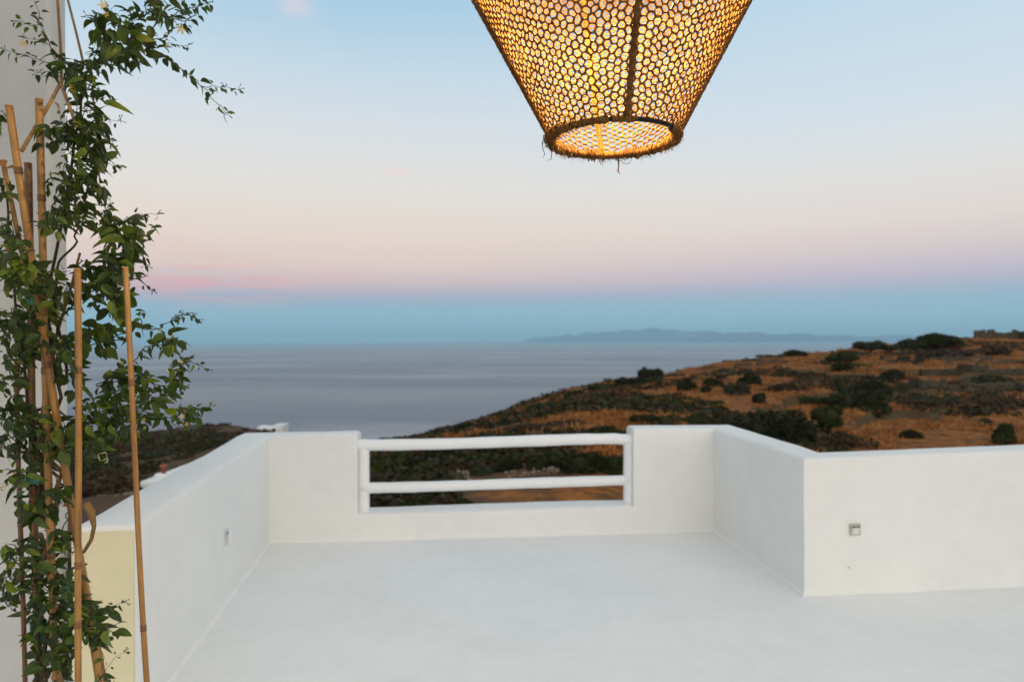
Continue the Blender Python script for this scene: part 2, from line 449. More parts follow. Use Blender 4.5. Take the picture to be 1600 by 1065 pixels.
def island(prof, dist, depth, label):
    xs = [p[0] for p in prof]; n = 90; px = np.linspace(xs[0], xs[-1], n)
    py = np.interp(px, xs, [p[1] for p in prof]) * .80 + 529 * .20 + fbm(px * .06, px * 0, 3, 5) * 6
    V = []; m = 9
    for j in range(m):
        t = j / (m - 1); prof_t = math.sin(PI * t) ** .8
        for i in range(n):
            d = dist + (t - .5) * depth
            horizon = 530.6 - .004 * (px[i] - 800)
            h = max(horizon - py[i], 0) / FPX * dist + (1.6 - SEA_Z) * .98
            h = h * prof_t * (1 + .10 * float(fbm(i * .22, j * .9, 5, 3)))
            V.append(((px[i] - 800) / FPX * dist * (1 + .02 * math.sin(j)), d, SEA_Z - 20 + h * (1 if 0 < i < n - 1 else 0)))
    F = [(j * n + i, j * n + i + 1, (j + 1) * n + i + 1, (j + 1) * n + i) for j in range(m - 1) for i in range(n - 1)]
    o = link('island', mesh('island', V, F), [M['island']])
    tag(o, label, kind='structure'); return o
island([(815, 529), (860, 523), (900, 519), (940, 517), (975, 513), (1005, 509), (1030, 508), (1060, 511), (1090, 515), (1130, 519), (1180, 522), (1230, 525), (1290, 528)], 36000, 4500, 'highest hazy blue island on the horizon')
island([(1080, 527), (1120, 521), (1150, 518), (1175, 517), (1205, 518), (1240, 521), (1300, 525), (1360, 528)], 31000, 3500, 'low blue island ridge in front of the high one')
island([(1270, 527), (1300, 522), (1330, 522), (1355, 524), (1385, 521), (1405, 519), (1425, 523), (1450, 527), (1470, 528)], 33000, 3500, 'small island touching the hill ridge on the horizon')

HZ_TOP = 860.0
hz_m = bpy.data.materials.new('haze_air'); hz_m.use_nodes = True; hz_m.node_tree.nodes.clear(); hk = NT(hz_m.node_tree)
pv = hk.n('ShaderNodeVolumePrincipled'); pv.inputs['Color'].default_value = (.52, .85, 1.0, 1)
pv.inputs['Density'].default_value = 4.2e-5; pv.inputs['Anisotropy'].default_value = 0.0
ho = hk.n('ShaderNodeOutputMaterial'); hk.link(pv.outputs[0], ho.inputs['Volume'])
hb = bmesh.new(); HL = L + 500
box_bm(hb, 0, (HL - 2500) / 2, (SEA_Z - 30 + HZ_TOP) / 2, 2 * HL, HL + 2500, HZ_TOP - SEA_Z + 30)
haze = bm_obj('haze', hb, hz_m); tag(haze, kind='stuff')

# ------------------------------------------------------------------ terrace
def lerp2(a, b, t): return a + (b - a) * t
pL0 = on_floor(265, 1065); pBL = on_floor(420, 848); pBR = on_floor(1115, 829); pC = on_floor(1257, 928); pD = on_floor(1600, 913)
# near end of the left parapet
tl_ = (2.80 - pL0.y) / (pBL.y - pL0.y); pL = lerp2(pL0, pBL, tl_)
pE = lerp2(pC, pD, 3.2)
def back_at(px):                                  # point on the back wall line seen at a pixel column
    r = ray(px, 760); d = pBR - pBL
    # solve EYE.xy + r*t = pBL + d*s
    A = np.array([[r.x, -d.x], [r.y, -d.y]]); t, s = np.linalg.solve(A, np.array([pBL.x, pBL.y]))
    return pBL + d * s
oL = back_at(558); oR = back_at(990)
TH = 0.25
def sweep_wall(name, path, heights, label, mats, thick=TH, foot=-4.4, face_mat=None, seg_len=.06, capend=(True, True), r=.028):
    """mitred wall swept along its inner face line; outer side is to the left of the path"""
    P = [Vector((p.x, p.y)) for p in path]; n = len(P)
    nor = []
    for i in range(n - 1):
        d = (P[i + 1] - P[i]).normalized(); nor.append(Vector((-d.y, d.x)))
    off = []
    for i in range(n):
        if i == 0: off.append(nor[0])
        elif i == n - 1: off.append(nor[-1])
        else:
            m = (nor[i - 1] + nor[i]); m /= (1 + nor[i - 1].dot(nor[i])); off.append(m)
    samples = []
    for i in range(n - 1):
        ln = (P[i + 1] - P[i]).length; k = max(2, int(ln / seg_len)) if ln > .05 else 1
        for j in range(k + (1 if i == n - 2 else 0)):
            t = j / k
            # cluster rows beside corners so that the corner stays crisp but slightly rounded
            samples.append((P[i].lerp(P[i + 1], t), off[i].lerp(off[i + 1], t), heights[i] * (1 - t) + heights[i + 1] * t))
    # cross-section: (u across thickness 0..1, v height rule, inset)
    prof = [(0, foot if foot > -1 else -.03, 0)]
    prof = [('i', -.04), ('i', .0), ('i', .012), ('i', .15), ('i', .3), ('i', .45), ('i', .6), ('i', .72)]
    V = []; rows = 0
    def ring(c, o, h, sh=0.0):
        pts = []
        fil = .02
        for v, u in ((-.04, -fil * 1.2), (.004, -fil), (.02, -.003)): pts.append((u, v))
        for f in (.2, .35, .5, .65, .8): pts.append((0, f * h))
        for a in (0, 22, 45, 68, 90):
            a = math.radians(a); pts.append((r - r * math.cos(a), h - r + r * math.sin(a)))
        for f in (.33, .66): pts.append((thick * f, h + .004))
        for a in (90, 68, 45, 22, 0):
            a = math.radians(a); pts.append((thick - r + r * math.cos(a), h - r + r * math.sin(a)))
        for f in (.5, 0): pts.append((thick, f * h))
        pts.append((thick, foot))
        out = []
        for u, v in pts:
            q = c + o * (u if sh == 0 else (thick / 2 + (u - thick / 2) * (1 - sh)))
            vv = v if sh == 0 else (v if v < h * .9 else v - r * sh * 2)
            out.append((q.x, q.y, vv))
        return out
    rings = []
    if capend[0]:
        c, o, h = samples[0]; d = (samples[1][0] - c).normalized()
        for s_, b_ in ((.25, 0), (.07, .006), (0.0, .022)): rings.append(ring(c + d * b_, o, h, s_) if s_ else ring(c + d * b_, o, h))
        samples = samples[1:]
    tail = None
    if capend[1]:
        c, o, h = samples[-1]; d = (c - samples[-2][0]).normalized(); samples = samples[:-1]
        tail = [ring(c - d * .022, o, h), ring(c - d * .006, o, h, .07), ring(c, o, h, .25)]
    for c, o, h in samples: rings.append(ring(c, o, h))
    if tail: rings += tail
    m = len(rings[0])
    for R_ in rings: V += R_
    Va = np.array(V); amp = .0055
    nx = fbm(Va[:, 0] * 2.3 + Va[:, 2] * 1.9, Va[:, 1] * 2.3 - Va[:, 2] * 2.2, 31, 3)
    ny = fbm(Va[:, 0] * 2.1 - Va[:, 2] * 2.0, Va[:, 1] * 2.6 + Va[:, 2] * 1.7, 41, 3)
    nz = fbm(Va[:, 0] * 1.7, Va[:, 1] * 1.7, 51, 3)
    Va[:, 0] += nx * amp; Va[:, 1] += ny * amp; Va[:, 2] += nz * .012 * (Va[:, 2] > .2)
    F = []
    for i in range(len(rings) - 1):
        for k in range(m - 1):
            F.append((i * m + k, (i + 1) * m + k, (i + 1) * m + k + 1, i * m + k + 1))
    mi = [0] * len(F)
    F.append(tuple(range(m))); mi.append(1 if face_mat else 0)
    F.append(tuple((len(rings) - 1) * m + k for k in range(m))[::-1]); mi.append(0)
    me = mesh(name, Va, F)
    o = link(name, me, mats)
    me.polygons.foreach_set('material_index', mi)
    bm = bmesh.new(); bm.from_mesh(me); bmesh.ops.recalc_face_normals(bm, faces=bm.faces)
    for f in bm.faces:
        if len(f.verts) > 6: f.smooth = False
    for e in bm.edges:
        if len(e.link_faces) == 2 and e.calc_face_angle(0) > .7: e.smooth = False
    bm.to_mesh(me); bm.free()
    return tag(o, label, 'wall')
def z_at(px, py, pt):                              # height of a pixel at the distance of a point
    r = ray(px, py); return EYE.z + r.z * (pt.y / r.y)
hL = z_at(215, 819, pL); hBL = z_at(422, 681, pBL); hoL = z_at(556, 678, oL)
hoR = z_at(992, 669, oR); hBR = z_at(1114, 668, pBR); hC = z_at(1257, 717, pC)
hE = z_at(1600, 700, pD) + .05
hs0 = z_at(577, 803, oL); hs1 = z_at(975, 790, oR)
dB = (pBR - pBL).normalized()
stops = [(pL, hL), (pBL, hBL), (oL - dB * .026, hoL), (oL - dB * .009, hoL - .005), (oL - dB * .0015, hoL - .019), (oL, hoL - .03), (oL + dB * .001, hs0), (oL + dB * .03, hs0),
         (oR - dB * .03, hs1), (oR - dB * .001, hs1), (oR, hoR - .03), (oR + dB * .0015, hoR - .019), (oR + dB * .009, hoR - .005), (oR + dB * .026, hoR), (pBR, hBR), (pC, hC), (pE, hE)]
wallL = sweep_wall('parapet_wall', [q[0] for q in stops], [q[1] for q in stops], 'white plaster parapet wall running round the terrace with a low gap for the railing', [M['plaster']])
wallR = wallL
# the end face of the left parapet is cream: a thin box set on it
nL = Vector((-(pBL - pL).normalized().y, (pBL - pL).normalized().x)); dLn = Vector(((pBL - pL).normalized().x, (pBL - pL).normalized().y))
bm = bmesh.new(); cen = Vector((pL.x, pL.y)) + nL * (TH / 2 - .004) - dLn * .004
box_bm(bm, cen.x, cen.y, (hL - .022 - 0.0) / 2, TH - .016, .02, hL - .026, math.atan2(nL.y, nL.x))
ce = bm_obj('cream_end', bm, M['cream'], wallL, .004); ce['label'] = 'cream coloured end face'

# floor
fx = np.linspace(-5.2, 7.5, 90); fy = np.linspace(-3.2, 6.1, 90)
FX, FY = np.meshgrid(fx, fy)
dirb = Vector((dB.x, dB.y)); 
def inside_floor(x, y):
    # keep the slab inside the outer faces of the parapets
    return True
FZ = fbm(FX * .8, FY * .8, 77, 3) * .006
V = []; F = []
# polygon slab clipped by the wall centre line
outer = [(-5.2, -3.2), (7.6, -3.2), (pE.x + .1, pE.y + .12), (pC.x + .1, pC.y + .12), (pBR.x + .12, pBR.y + .12), (pBL.x - .12, pBL.y + .12), (pL.x - .12, pL.y), (-5.2, 2.78)]
bm = bmesh.new(); vs = [bm.verts.new((x, y, 0)) for x, y in outer]; bm.faces.new(vs)
bmesh.ops.triangulate(bm, faces=bm.faces[:])
for ax in (0, 1):
    lo, hi = (-5.2, 7.6) if ax == 0 else (-3.2, 6.2)
    for c in np.arange(lo + .15, hi, .15):
        no = Vector((1, 0, 0)) if ax == 0 else Vector((0, 1, 0))
        bmesh.ops.bisect_plane(bm, geom=bm.verts[:] + bm.edges[:] + bm.faces[:], plane_co=no * c, plane_no=no)
co = np.array([v.co[:] for v in bm.verts]); dz_ = fbm(co[:, 0] * .9, co[:, 1] * .9, 77, 3) * .007
for v, q in zip(bm.verts, dz_): v.co.z = float(q) - .002
bmesh.ops.recalc_face_normals(bm, faces=bm.faces)
for f in bm.faces:
    if f.normal.z < 0: f.normal_flip()
fl = bm_obj('terrace_floor', bm, M['floorp'], None, smooth=True); tag(fl, 'smooth white coated terrace floor', kind='structure')

# railing between the wall ends
rail = empty('railing', (oL.x, oL.y, 0)); tag(rail, 'white round two-rail railing set in the gap of the back wall', 'railing')
inv = Matrix.Translation(-Vector((oL.x, oL.y, 0)))
nB = Vector((-dB.y, dB.x, 0)); 
def back_pt(px, py, setb):
    p = back_at(px) + nB * setb; r = ray(px, py)
    # intersect ray with vertical plane through p along dB
    t = (p - EYE).dot(nB) / r.dot(nB); return EYE + r * t
SB = .09
def rail_tube(name, pxs, rad, ends=0.0):
    T = Tubes(); pts = [back_pt(px, py, SB) for px, py in pxs]
    out = []
    for i in range(len(pts) - 1):
        for j in range(6): out.append(inv @ pts[i].lerp(pts[i + 1], j / 6))
    out.append(inv @ pts[-1])
    rads = [rad * (1 + .025 * math.sin(i * 1.3) + .02 * math.sin(i * .37)) for i in range(len(out))]
    T.add(out, rads, 20); return T.build(name, M['gloss'], rail)
rail_tube('top_rail', [(553, 695), (620, 694.5), (700, 693), (800, 689.5), (900, 686), (960, 685), (985, 687), (996, 689)], .046)
rail_tube('bottom_rail', [(565, 762), (640, 760.5), (720, 758), (820, 754.5), (900, 752), (982, 749.5)], .042)
def post(px0, px1, ytop, ybot):
    T = Tubes(); p0 = inv @ back_pt(px0, ytop, SB + .005); p1 = inv @ back_pt(px1, ybot, SB + .005)
    pts = [p0.lerp(p1, i / 10) for i in range(11)]
    T.add(pts, [.046 * (1 + .02 * math.sin(i * 1.7)) for i in range(11)], 20); T.build('post', M['gloss'], rail)
post(568.5, 568.5, 697, 806); post(982.5, 982.5, 688, 792)

# socket on the right wall, fitting on the left wall
def wall_frame(pa, pb):
    d = (pb - pa); d.z = 0; d.normalize(); return d, Vector((d.y, -d.x, 0))
dR, nR = wall_frame(pC, pD)
def hit_wall(px, py, pa, nrm):
    r = ray(px, py); t = (Vector((pa.x, pa.y, 0)) - Vector((EYE.x, EYE.y, 0))).dot(nrm) / r.dot(nrm); return EYE + r * t
q = hit_wall(1335, 826, pC, nR)
sk = empty('wall_socket', q, math.atan2(dR.y, dR.x)); tag(sk, 'small square grey socket cover on the right white wall', 'socket')
bm = bmesh.new(); box_bm(bm, 0, -.006, 0, .070, .014, .074); bm_obj('cover', bm, M['grey_plastic'], sk, .004)
bm = bmesh.new(); box_bm(bm, 0, -.014, -.006, .050, .010, .046); bm_obj('flap', bm, simple('flap_plastic', (.70, .69, .64, 1), .4), sk, .003)
bm = bmesh.new(); box_bm(bm, 0, -.017, .017, .046, .010, .005); bm_obj('hinge', bm, M['dark_plastic'], sk, .001)
dW, nW = wall_frame(pBL, pL)
q = hit_wall(352, 836, pL, nW)
nW2 = Vector((-nL.x, -nL.y, 0))
ft = empty('wall_box', q, math.atan2(dLn.y, dLn.x)); tag(ft, 'small grey fitting on the inside of the left parapet', 'wall fitting')
bm = bmesh.new(); box_bm(bm, 0, -.004, -.01, .07, .012, .09); bm_obj('cover', bm, simple('pale_plastic', (.66, .67, .68, 1), .5), ft, .005)
bm = bmesh.new(); box_bm(bm, .01, -.011, .012, .022, .006, .018); bm_obj('switch', bm, simple('switch_grey', (.2, .2, .2, 1), .5), ft, .003)
# chips in the plaster
def chip(px, py, pa, nrm, s, label):
    q = hit_wall(px, py, pa, nrm); bm = bmesh.new()
    bmesh.ops.create_icosphere(bm, subdivisions=2, radius=1)
    for v in bm.verts: v.co = Vector((v.co.x * s * random.uniform(.7, 1.2), v.co.y * s * .35, v.co.z * s * random.uniform(.6, 1.1)))
    o = bm_obj('plaster_chip', bm, simple('chip_dirt', (.30, .27, .20, 1), .9), None, smooth=True)
    o.location = q; o.rotation_euler = (0, 0, math.atan2(nrm.x, -nrm.y)); tag(o, label, 'chip')
chip(755, 836, pBL, -nB, .008, 'tiny brown nail mark on the back wall under the railing')
chip(1326, 886, pC, nR, .006, 'tiny brown mark on the wall below the socket')

# house wall on the left and porch roof
bm = bmesh.new(); xr = at(79, 500, 2.70).x
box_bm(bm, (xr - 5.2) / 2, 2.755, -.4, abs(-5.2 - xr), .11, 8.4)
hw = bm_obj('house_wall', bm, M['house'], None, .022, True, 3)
tag(hw, 'tall pale grey house wall behind the jasmine plant', 'wall')
me = hw.data
bm = bmesh.new(); box_bm(bm, .4, 1.25, 3.03, 11.2, .7, .24)
pr = bm_obj('porch_roof', bm, M['house'], None, .02); tag(pr, kind='structure')

# ------------------------------------------------------------------ pendant lamp
LD = 1.35
LC = at(958, 216, LD)
R0 = 98 / FPX * LD; SL = .54; HH = .52
def rad_at(h): return R0 + SL * h
lamp = empty('pendant_lamp', LC); tag(lamp, 'lit pendant lamp with a wide netted raffia rope shade', 'lamp')
ANG0 = -PI / 2 + math.radians(2.7)
def cone(theta, h, off=0.0):
    r = rad_at(h) + off; return Vector((r * math.cos(theta), r * math.sin(theta), h))
# net: cells of a jittered hexagonal lattice on the unrolled cone
slant = HH * math.sqrt(1 + SL * SL); s0 = R0 / (SL / math.sqrt(1 + SL * SL)); kcon = SL / math.sqrt(1 + SL * SL)
TOT = 2 * PI * kcon
seeds = []; row = 0; s = s0 - .012; pitch_row = .0142 * .5; pitch_arc = .0240
while s < s0 + slant + .012:
    if row % 9 == 0: nrow = max(8, round(TOT * (s + pitch_row * 4) / pitch_arc))
    n = nrow; ph = (row % 2) * .5
    for j in range(-1, n + 1):
        ang = (j + ph + rng.normal(0, .075)) / n * TOT
        ss = s + rng.normal(0, .0011)
        seeds.append((ss * math.cos(ang), ss * math.sin(ang)))
    row += 1; s += pitch_row * rng.uniform(.93, 1.07)
sv = [Vector(p) for p in seeds]
res = delaunay_2d_cdt(sv, [], [], 0, 1e-7)
dv, df = res[0], res[2]
tri = [tuple(f) for f in df if len(f) == 3]
cc_ = []
for f in tri:
    a_, b_, c_ = (dv[i] for i in f)
    ax, ay, bx, by, cx, cy = a_.x, a_.y, b_.x, b_.y, c_.x, c_.y
    d_ = 2 * (ax * (by - cy) + bx * (cy - ay) + cx * (ay - by))
    gx = (ax + bx + cx) / 3; gy = (ay + by + cy) / 3
    if abs(d_) < 1e-12: cc_.append((gx, gy)); continue
    ux = ((ax * ax + ay * ay) * (by - cy) + (bx * bx + by * by) * (cy - ay) + (cx * cx + cy * cy) * (ay - by)) / d_
    uy = ((ax * ax + ay * ay) * (cx - bx) + (bx * bx + by * by) * (ax - cx) + (cx * cx + cy * cy) * (bx - ax)) / d_
    # blend with the centroid: rounder, more even meshes
    cc_.append((ux * .45 + gx * .55, uy * .45 + gy * .55))
emap = {}
for i, f in enumerate(tri):
    for k in range(3):
        e = tuple(sorted((f[k], f[(k + 1) % 3]))); emap.setdefault(e, []).append(i)
NV = []; NF = []; nvc = 0
def net_pt(x, y):
    s_ = math.hypot(x, y); an = math.atan2(y, x)
    th = an / kcon; h = (s_ - s0) / math.sqrt(1 + SL * SL)
    return th, h
SD = 5
cosk = [math.cos(2 * PI * k / SD) for k in range(SD)]; sink = [math.sin(2 * PI * k / SD) for k in range(SD)]
for e, fs in emap.items():
    if len(fs) != 2: continue
    p, q = cc_[fs[0]], cc_[fs[1]]
    th0, h0 = net_pt(*p); th1, h1 = net_pt(*q)
    if th0 < -.02 or th0 > 2 * PI + .02 or abs(th1 - th0) > .5: continue
    if min(h0, h1) < -.001 or max(h0, h1) > HH + .001: continue
    r_ = .00215 * random.uniform(.72, 1.35)
    lo = random.uniform(-.0012, .0012)
    pts = []
    for t, rr2, o_ in ((-.06, 1.25, 0), (.3, .85, lo), (.7, .85, lo), (1.06, 1.25, 0)):
        th = th0 + (th1 - th0) * t; h = h0 + (h1 - h0) * t
        pts.append((cone(th + ANG0 + PI, h, o_), r_ * rr2))
    t_ = (pts[-1][0] - pts[0][0])
    if t_.length < .0008: continue
    t_.normalize()
    rad_dir = Vector((pts[0][0].x, pts[0][0].y, 0)).normalized(); nx = t_.cross(rad_dir).normalized(); ny = t_.cross(nx)
    base = nvc
    for c, r2 in pts:
        for k in range(SD): NV.append(c + nx * (cosk[k] * r2) + ny * (sink[k] * r2 * .8))
    nvc += 4 * SD
    for i in range(3):
        for k in range(SD):
            a_ = base + i * SD + k; b_ = base + i * SD + (k + 1) % SD
            NF.append((a_, b_, b_ + SD, a_ + SD))
net = link('rope_net', mesh_np('rope_net', np.array([v[:] for v in NV]), np.array(NF)), [M['rope']], lamp)
print('net edges', len(NF) // 15)

def helix(T, path, core, wire, turns_per_m, sides=5, seg=9, gaps=(), ragged=.12):
    """wind a strand round a path (list of Vectors)"""
    L_ = [0]
    for i in range(1, len(path)): L_.append(L_[-1] + (path[i] - path[i - 1]).length)
    tot = L_[-1]; n = int(tot * turns_per_m * seg); cur = []; j = 0
    nxp = None; rr2 = core
    for i in range(n + 1):
        s_ = tot * i / n
        while j < len(L_) - 2 and L_[j + 1] < s_: j += 1
        t = (s_ - L_[j]) / max(L_[j + 1] - L_[j], 1e-9); c = path[j].lerp(path[j + 1], t)
        tg = (path[j + 1] - path[j]).normalized()
        u = tg.cross(Vector((.3, .2, 1) if abs(tg.z) < .95 else (1, 0, 0))).normalized(); v = tg.cross(u)
        a_ = 2 * PI * i / seg
        if i % seg == 0: rr2 = core * random.uniform(1 - ragged, 1 + ragged)
        skip = any(g0 <= s_ / tot <= g1 for g0, g1 in gaps)
        if skip:
            if len(cur) > 2: T.add(cur, wire, sides)
            cur = []
        else: cur.append(c + u * (math.cos(a_) * rr2) + v * (math.sin(a_) * rr2))
    if len(cur) > 2: T.add(cur, wire, sides)
# ribs
for q_ in range(4):
    th = ANG0 + q_ * PI / 2
    path = [cone(th, h, .0015) for h in np.linspace(-.004, HH + .005, 12)]
    T = Tubes(); T.add(path, .0042, 8); rb = T.build('rib', M['rope'], lamp)
    T = Tubes(); helix(T, path, .0046, .0017, 330, 5, 8); T.build('rib_winding', M['rope'], rb)
# bottom ring: black metal hoop with raffia winding that has worn off at the front right
def ringpath(h, n=96, dr=0.0, a0=ANG0):
    return [Vector(((rad_at(h) + dr) * math.cos(a0 + 2 * PI * i / n), (rad_at(h) + dr) * math.sin(a0 + 2 * PI * i / n), h)) for i in range(n + 1)]
T = Tubes(); T.add(ringpath(-.001), .0048, 10, cap=False); br = T.build('bottom_ring', M['black_metal'], lamp)
T = Tubes(); helix(T, ringpath(-.001), .0060, .0021, 300, 5, 8, gaps=((.022, .135), (.862, .872), (.958, .968)), ragged=.25)
helix(T, ringpath(.001), .0085, .0013, 190, 4, 7, gaps=((.0, .16), (.84, 1.0)), ragged=.5); helix(T, ringpath(.0), .0095, .0009, 150, 4, 5, gaps=((.0, .18), (.82, 1.0)), ragged=.6); T.build('ring_winding', M['rope'], br)
T = Tubes(); T.add(ringpath(HH), .0048, 8, cap=False); trg = T.build('top_ring', M['black_metal'], lamp)
T = Tubes(); helix(T, ringpath(HH), .0060, .0021, 200, 4, 6, ragged=.2); T.build('ring_winding', M['rope'], trg)
T = Tubes()
for q_ in range(4):
    th = ANG0 + q_ * PI / 2
    T.add([cone(th, HH), Vector((0, 0, HH + .09))], .004, 6)
T.build('spider', M['black_metal'], lamp)
# fibres
T = Tubes()
def fibre(base, outd, ln, r=.0004, droop=1.0):
    pts = [base]; d = outd.normalized()
    for i in range(6):
        d = (d + Vector((random.gauss(0, .35), random.gauss(0, .35), random.gauss(0, .25) - .12 * droop))).normalized()
        pts.append(pts[-1] + d * ln / 6)
    T.add(pts, [r * (1 - .12 * i) for i in range(7)], 4)
for i in range(1300):
    th = random.uniform(0, 2 * PI)
    fa = (th - ANG0) % (2 * PI)
    if fa < .90: continue
    if fa > 5.6 and random.random() < .6: continue
    od = Vector((math.cos(th), math.sin(th), random.uniform(-1.6, .4))); od.x *= random.choice([1, -1, .3])
    fibre(cone(th, random.uniform(-.006, .006)), od, random.uniform(.006, .022), random.choice([.0004, .0006, .0009]))
for i in range(260):
    th = random.uniform(0, 2 * PI); h = random.uniform(0, HH)
    fibre(cone(th, h), Vector((math.cos(th), math.sin(th), random.uniform(-1, 1))), random.uniform(.004, .011), .0003)
for q_ in range(4):
    for i in range(60):
        th = ANG0 + q_ * PI / 2 + random.gauss(0, .02); h = random.uniform(0, HH)
        fibre(cone(th, h, .004), Vector((math.cos(th) + random.gauss(0, .6), math.sin(th) + random.gauss(0, .6), random.uniform(-1, 1))), random.uniform(.004, .012), .0003)
T.build('stray_fibres', M['rope'], lamp)['kind'] = 'stuff'
T = Tubes()
def lp(px, py, dep=LD): return at(px, py, dep) - LC
T.add([lp(853, 214), lp(847, 222), lp(848, 232), lp(851, 240), lp(849, 247)], [.0011, .0009, .0008, .0007, .0003], 5)
T.build('dark_strand', M['black_metal'], lamp); T = Tubes()
T.add([lp(856, 222), lp(860, 230), lp(862, 240), lp(861, 249), lp(855, 251)], [.0011, .0009, .0008, .0007, .0003], 5)
T.build('dark_strand', M['black_metal'], lamp); T = Tubes()
T.add([lp(872, 230), lp(873, 240), lp(880, 246), lp(890, 245), lp(895, 240)], .0006, 5)
T.build('dark_strand', M['black_metal'], lamp); T = Tubes()
T.add([lp(968, 250, LD + .1), lp(975, 256, LD + .1), lp(983, 256, LD + .1), lp(986, 250, LD + .1)], .0006, 5)
T.build('dark_strand', M['black_metal'], lamp)
T = Tubes(); B_ = LD + R0
T.add([lp(966, 245, B_), lp(967, 255, B_), lp(966, 266, B_), lp(968, 272, B_)], [.0019, .0014, .0016, .0006], 6)
T.add([lp(966, 262, B_), lp(963, 270, B_)], [.0008, .0003], 5); T.build('hanging_end', M['rope'], lamp)
# bulb, holder, cord, canopy
T = Tubes(); BH = .42
T.add([Vector((0, 0, BH - .045 + .10 * i / 9)) for i in range(10)], [.004, .020, .028, .031, .031, .029, .024, .018, .014, .013], 16)
bm_, bk = new_mat('bulb_glow'); bk.t.nodes.remove(bk.b); em = bk.n('ShaderNodeEmission'); em.inputs[0].default_value = (1, .62, .26, 1); em.inputs[1].default_value = 14
bk.link(em.outputs[0], bk.out.inputs[0]); T.build('bulb', bm_, lamp)
T = Tubes(); T.add([Vector((0, 0, BH + .055)), Vector((0, 0, BH + .12))], .017, 14); T.build('lamp_holder', M['black_metal'], lamp)
ztop = 2.912 - LC.z
T = Tubes(); T.add([Vector((0, 0, BH + .12)), Vector((.002, 0, (BH + .12 + ztop) / 2)), Vector((0, 0, ztop - .02))], .0035, 8); T.build('cord', M['black_metal'], lamp)
T = Tubes(); T.add([Vector((0, 0, ztop - .03)), Vector((0, 0, ztop))], [.05, .055], 20); T.build('ceiling_cap', M['black_metal'], lamp)
ld = bpy.data.lights.new('lamp_light', 'POINT'); ld.energy = 72; ld.color = (1.0, .67, .24); ld.shadow_soft_size = .035
lo_ = bpy.data.objects.new('lamp_light', ld); COL.objects.link(lo_); lo_.parent = lamp; lo_.location = (0, 0, BH - .09)

# ------------------------------------------------------------------ bamboo stakes
def to_floor(px0, py0, d0, px1, py1, d1):
    a_ = at(px0, py0, d0); b_ = at(px1, py1, d1); t = (a_.z - .0) / (a_.z - b_.z); return a_, a_ + (b_ - a_) * t
def stake(px0, py0, d0, px1, py1, d1, wpx, mat, label, nodes, wob=.004):
    a_, b_ = to_floor(px0, py0, d0, px1, py1, d1); r0 = wpx * .76 / 2 / FPX * d0
    o = empty('bamboo_stake', b_); tag(o, label, 'bamboo stake', 'bamboo stakes holding up the jasmine')
    ln = (a_ - b_).length; n = int(ln / .02); T = Tubes(); pts = []; rad = []
    ph = random.uniform(0, 9)
    nodez = nodes
    for i in range(n + 1):
        t = i / n; p = a_.lerp(b_, t) - b_
        p += Vector((math.sin(t * 5 + ph) * wob, math.cos(t * 4 + ph) * wob, 0)) * (t * (1 - t) * 4)
        pts.append(p); rad.append(r0 * (1 + .03 * math.sin(t * 9 + ph)))
    T.add(pts, rad, 14); T.build('cane', mat, o)
    for nz_ in nodez:
        t = nz_; i = min(max(int(t * n), 1), n - 2); d = (pts[i + 1] - pts[i - 1]).normalized(); c = pts[i]
        T = Tubes(); T.add([c - d * .009, c - d * .004, c - d * .001, c + d * .001, c + d * .004, c + d * .009],
                           [r0 * .98, r0 * 1.20, r0 * 1.05, r0 * 1.05, r0 * 1.22, r0 * .98], 14); T.build('node', M['bamboo_dark'], o)
    T = Tubes(); d = (pts[0] - pts[1]).normalized(); T.add([pts[0], pts[0] + d * .0015], [r0 * .9, r0 * .85], 14); T.build('cut_end', M['bamboo_cut'], o)
    return o
stake(14, 165, 1.72, 152, 1065, 1.92, 15, M['bamboo'], 'thick golden bamboo stake leaning from the upper left', [.08, .30, .52, .74])
stake(61, 155, 1.80, 88, 1065, 1.85, 14, M['bamboo'], 'upright bamboo stake with a dry tip, topmost between leaves', [.12, .33, .55, .8])
stake(44, 255, 1.86, 62, 1065, 1.88, 14, M['bamboo_dark'], 'brown bamboo stake behind the golden leaning one', [.2, .45, .7])
stake(121, 420, 1.62, 126, 1065, 1.62, 12.5, M['bamboo'], 'straight bamboo stake crossing in front of the leaves', [.138, .40, .48, .62, .8])
stake(196, 418, 1.66, 232, 1065, 1.66, 11, M['bamboo'], 'rightmost bamboo stake leaning over the white parapet', [.16, .50, .65, .8])
stake(4, 250, 1.78, 66, 560, 1.9, 9, M['bamboo'], 'short thin bamboo stake crossing low behind the golden one', [.1, .3])
stake(26, 560, 1.9, 36, 1065, 1.9, 9, M['bamboo_dark'], 'thin brown bamboo cane nearest the picture edge among leaves', [.3, .6])

def string(pts, r, mat, label, cat, name):
    T = Tubes(); T.add([at(*p) for p in pts], r, 6); o = T.build(name, mat); tag(o, label, cat); return o
def ceil_pt(px, py, d):                            # where a line straight up meets the porch roof, as pixel-free point
    p = at(px, py, d); return Vector((p.x, min(p.y, 1.50), 2.915))
T = Tubes(); T.add([ceil_pt(90, 0, 1.9), at(90, 0, 1.9), at(95, 80, 1.9), at(96, 132, 1.9)], .0042, 6); tag(T.build('hanging_twine', M['rope_thin']), 'straight twine hanging in front of the house wall edge', 'twine')
T = Tubes(); T.add([ceil_pt(104, -20, 1.9), at(106, 0, 1.9), at(120, 55, 1.9), at(131, 102, 1.88)], .0036, 6); tag(T.build('hanging_twine', M['rope_thin']), 'slanting twine against the sky left of the leafy shoots', 'twine')
T = Tubes(); T.add([at(98, 124, 1.85), at(76, 165, 1.83), at(52, 205, 1.8), at(34, 236, 1.76)], [.0045, .005, .005, .005], 7); tag(T.build('twig', M['cane']), 'light brown twig slanting down to the golden stake', 'twig')
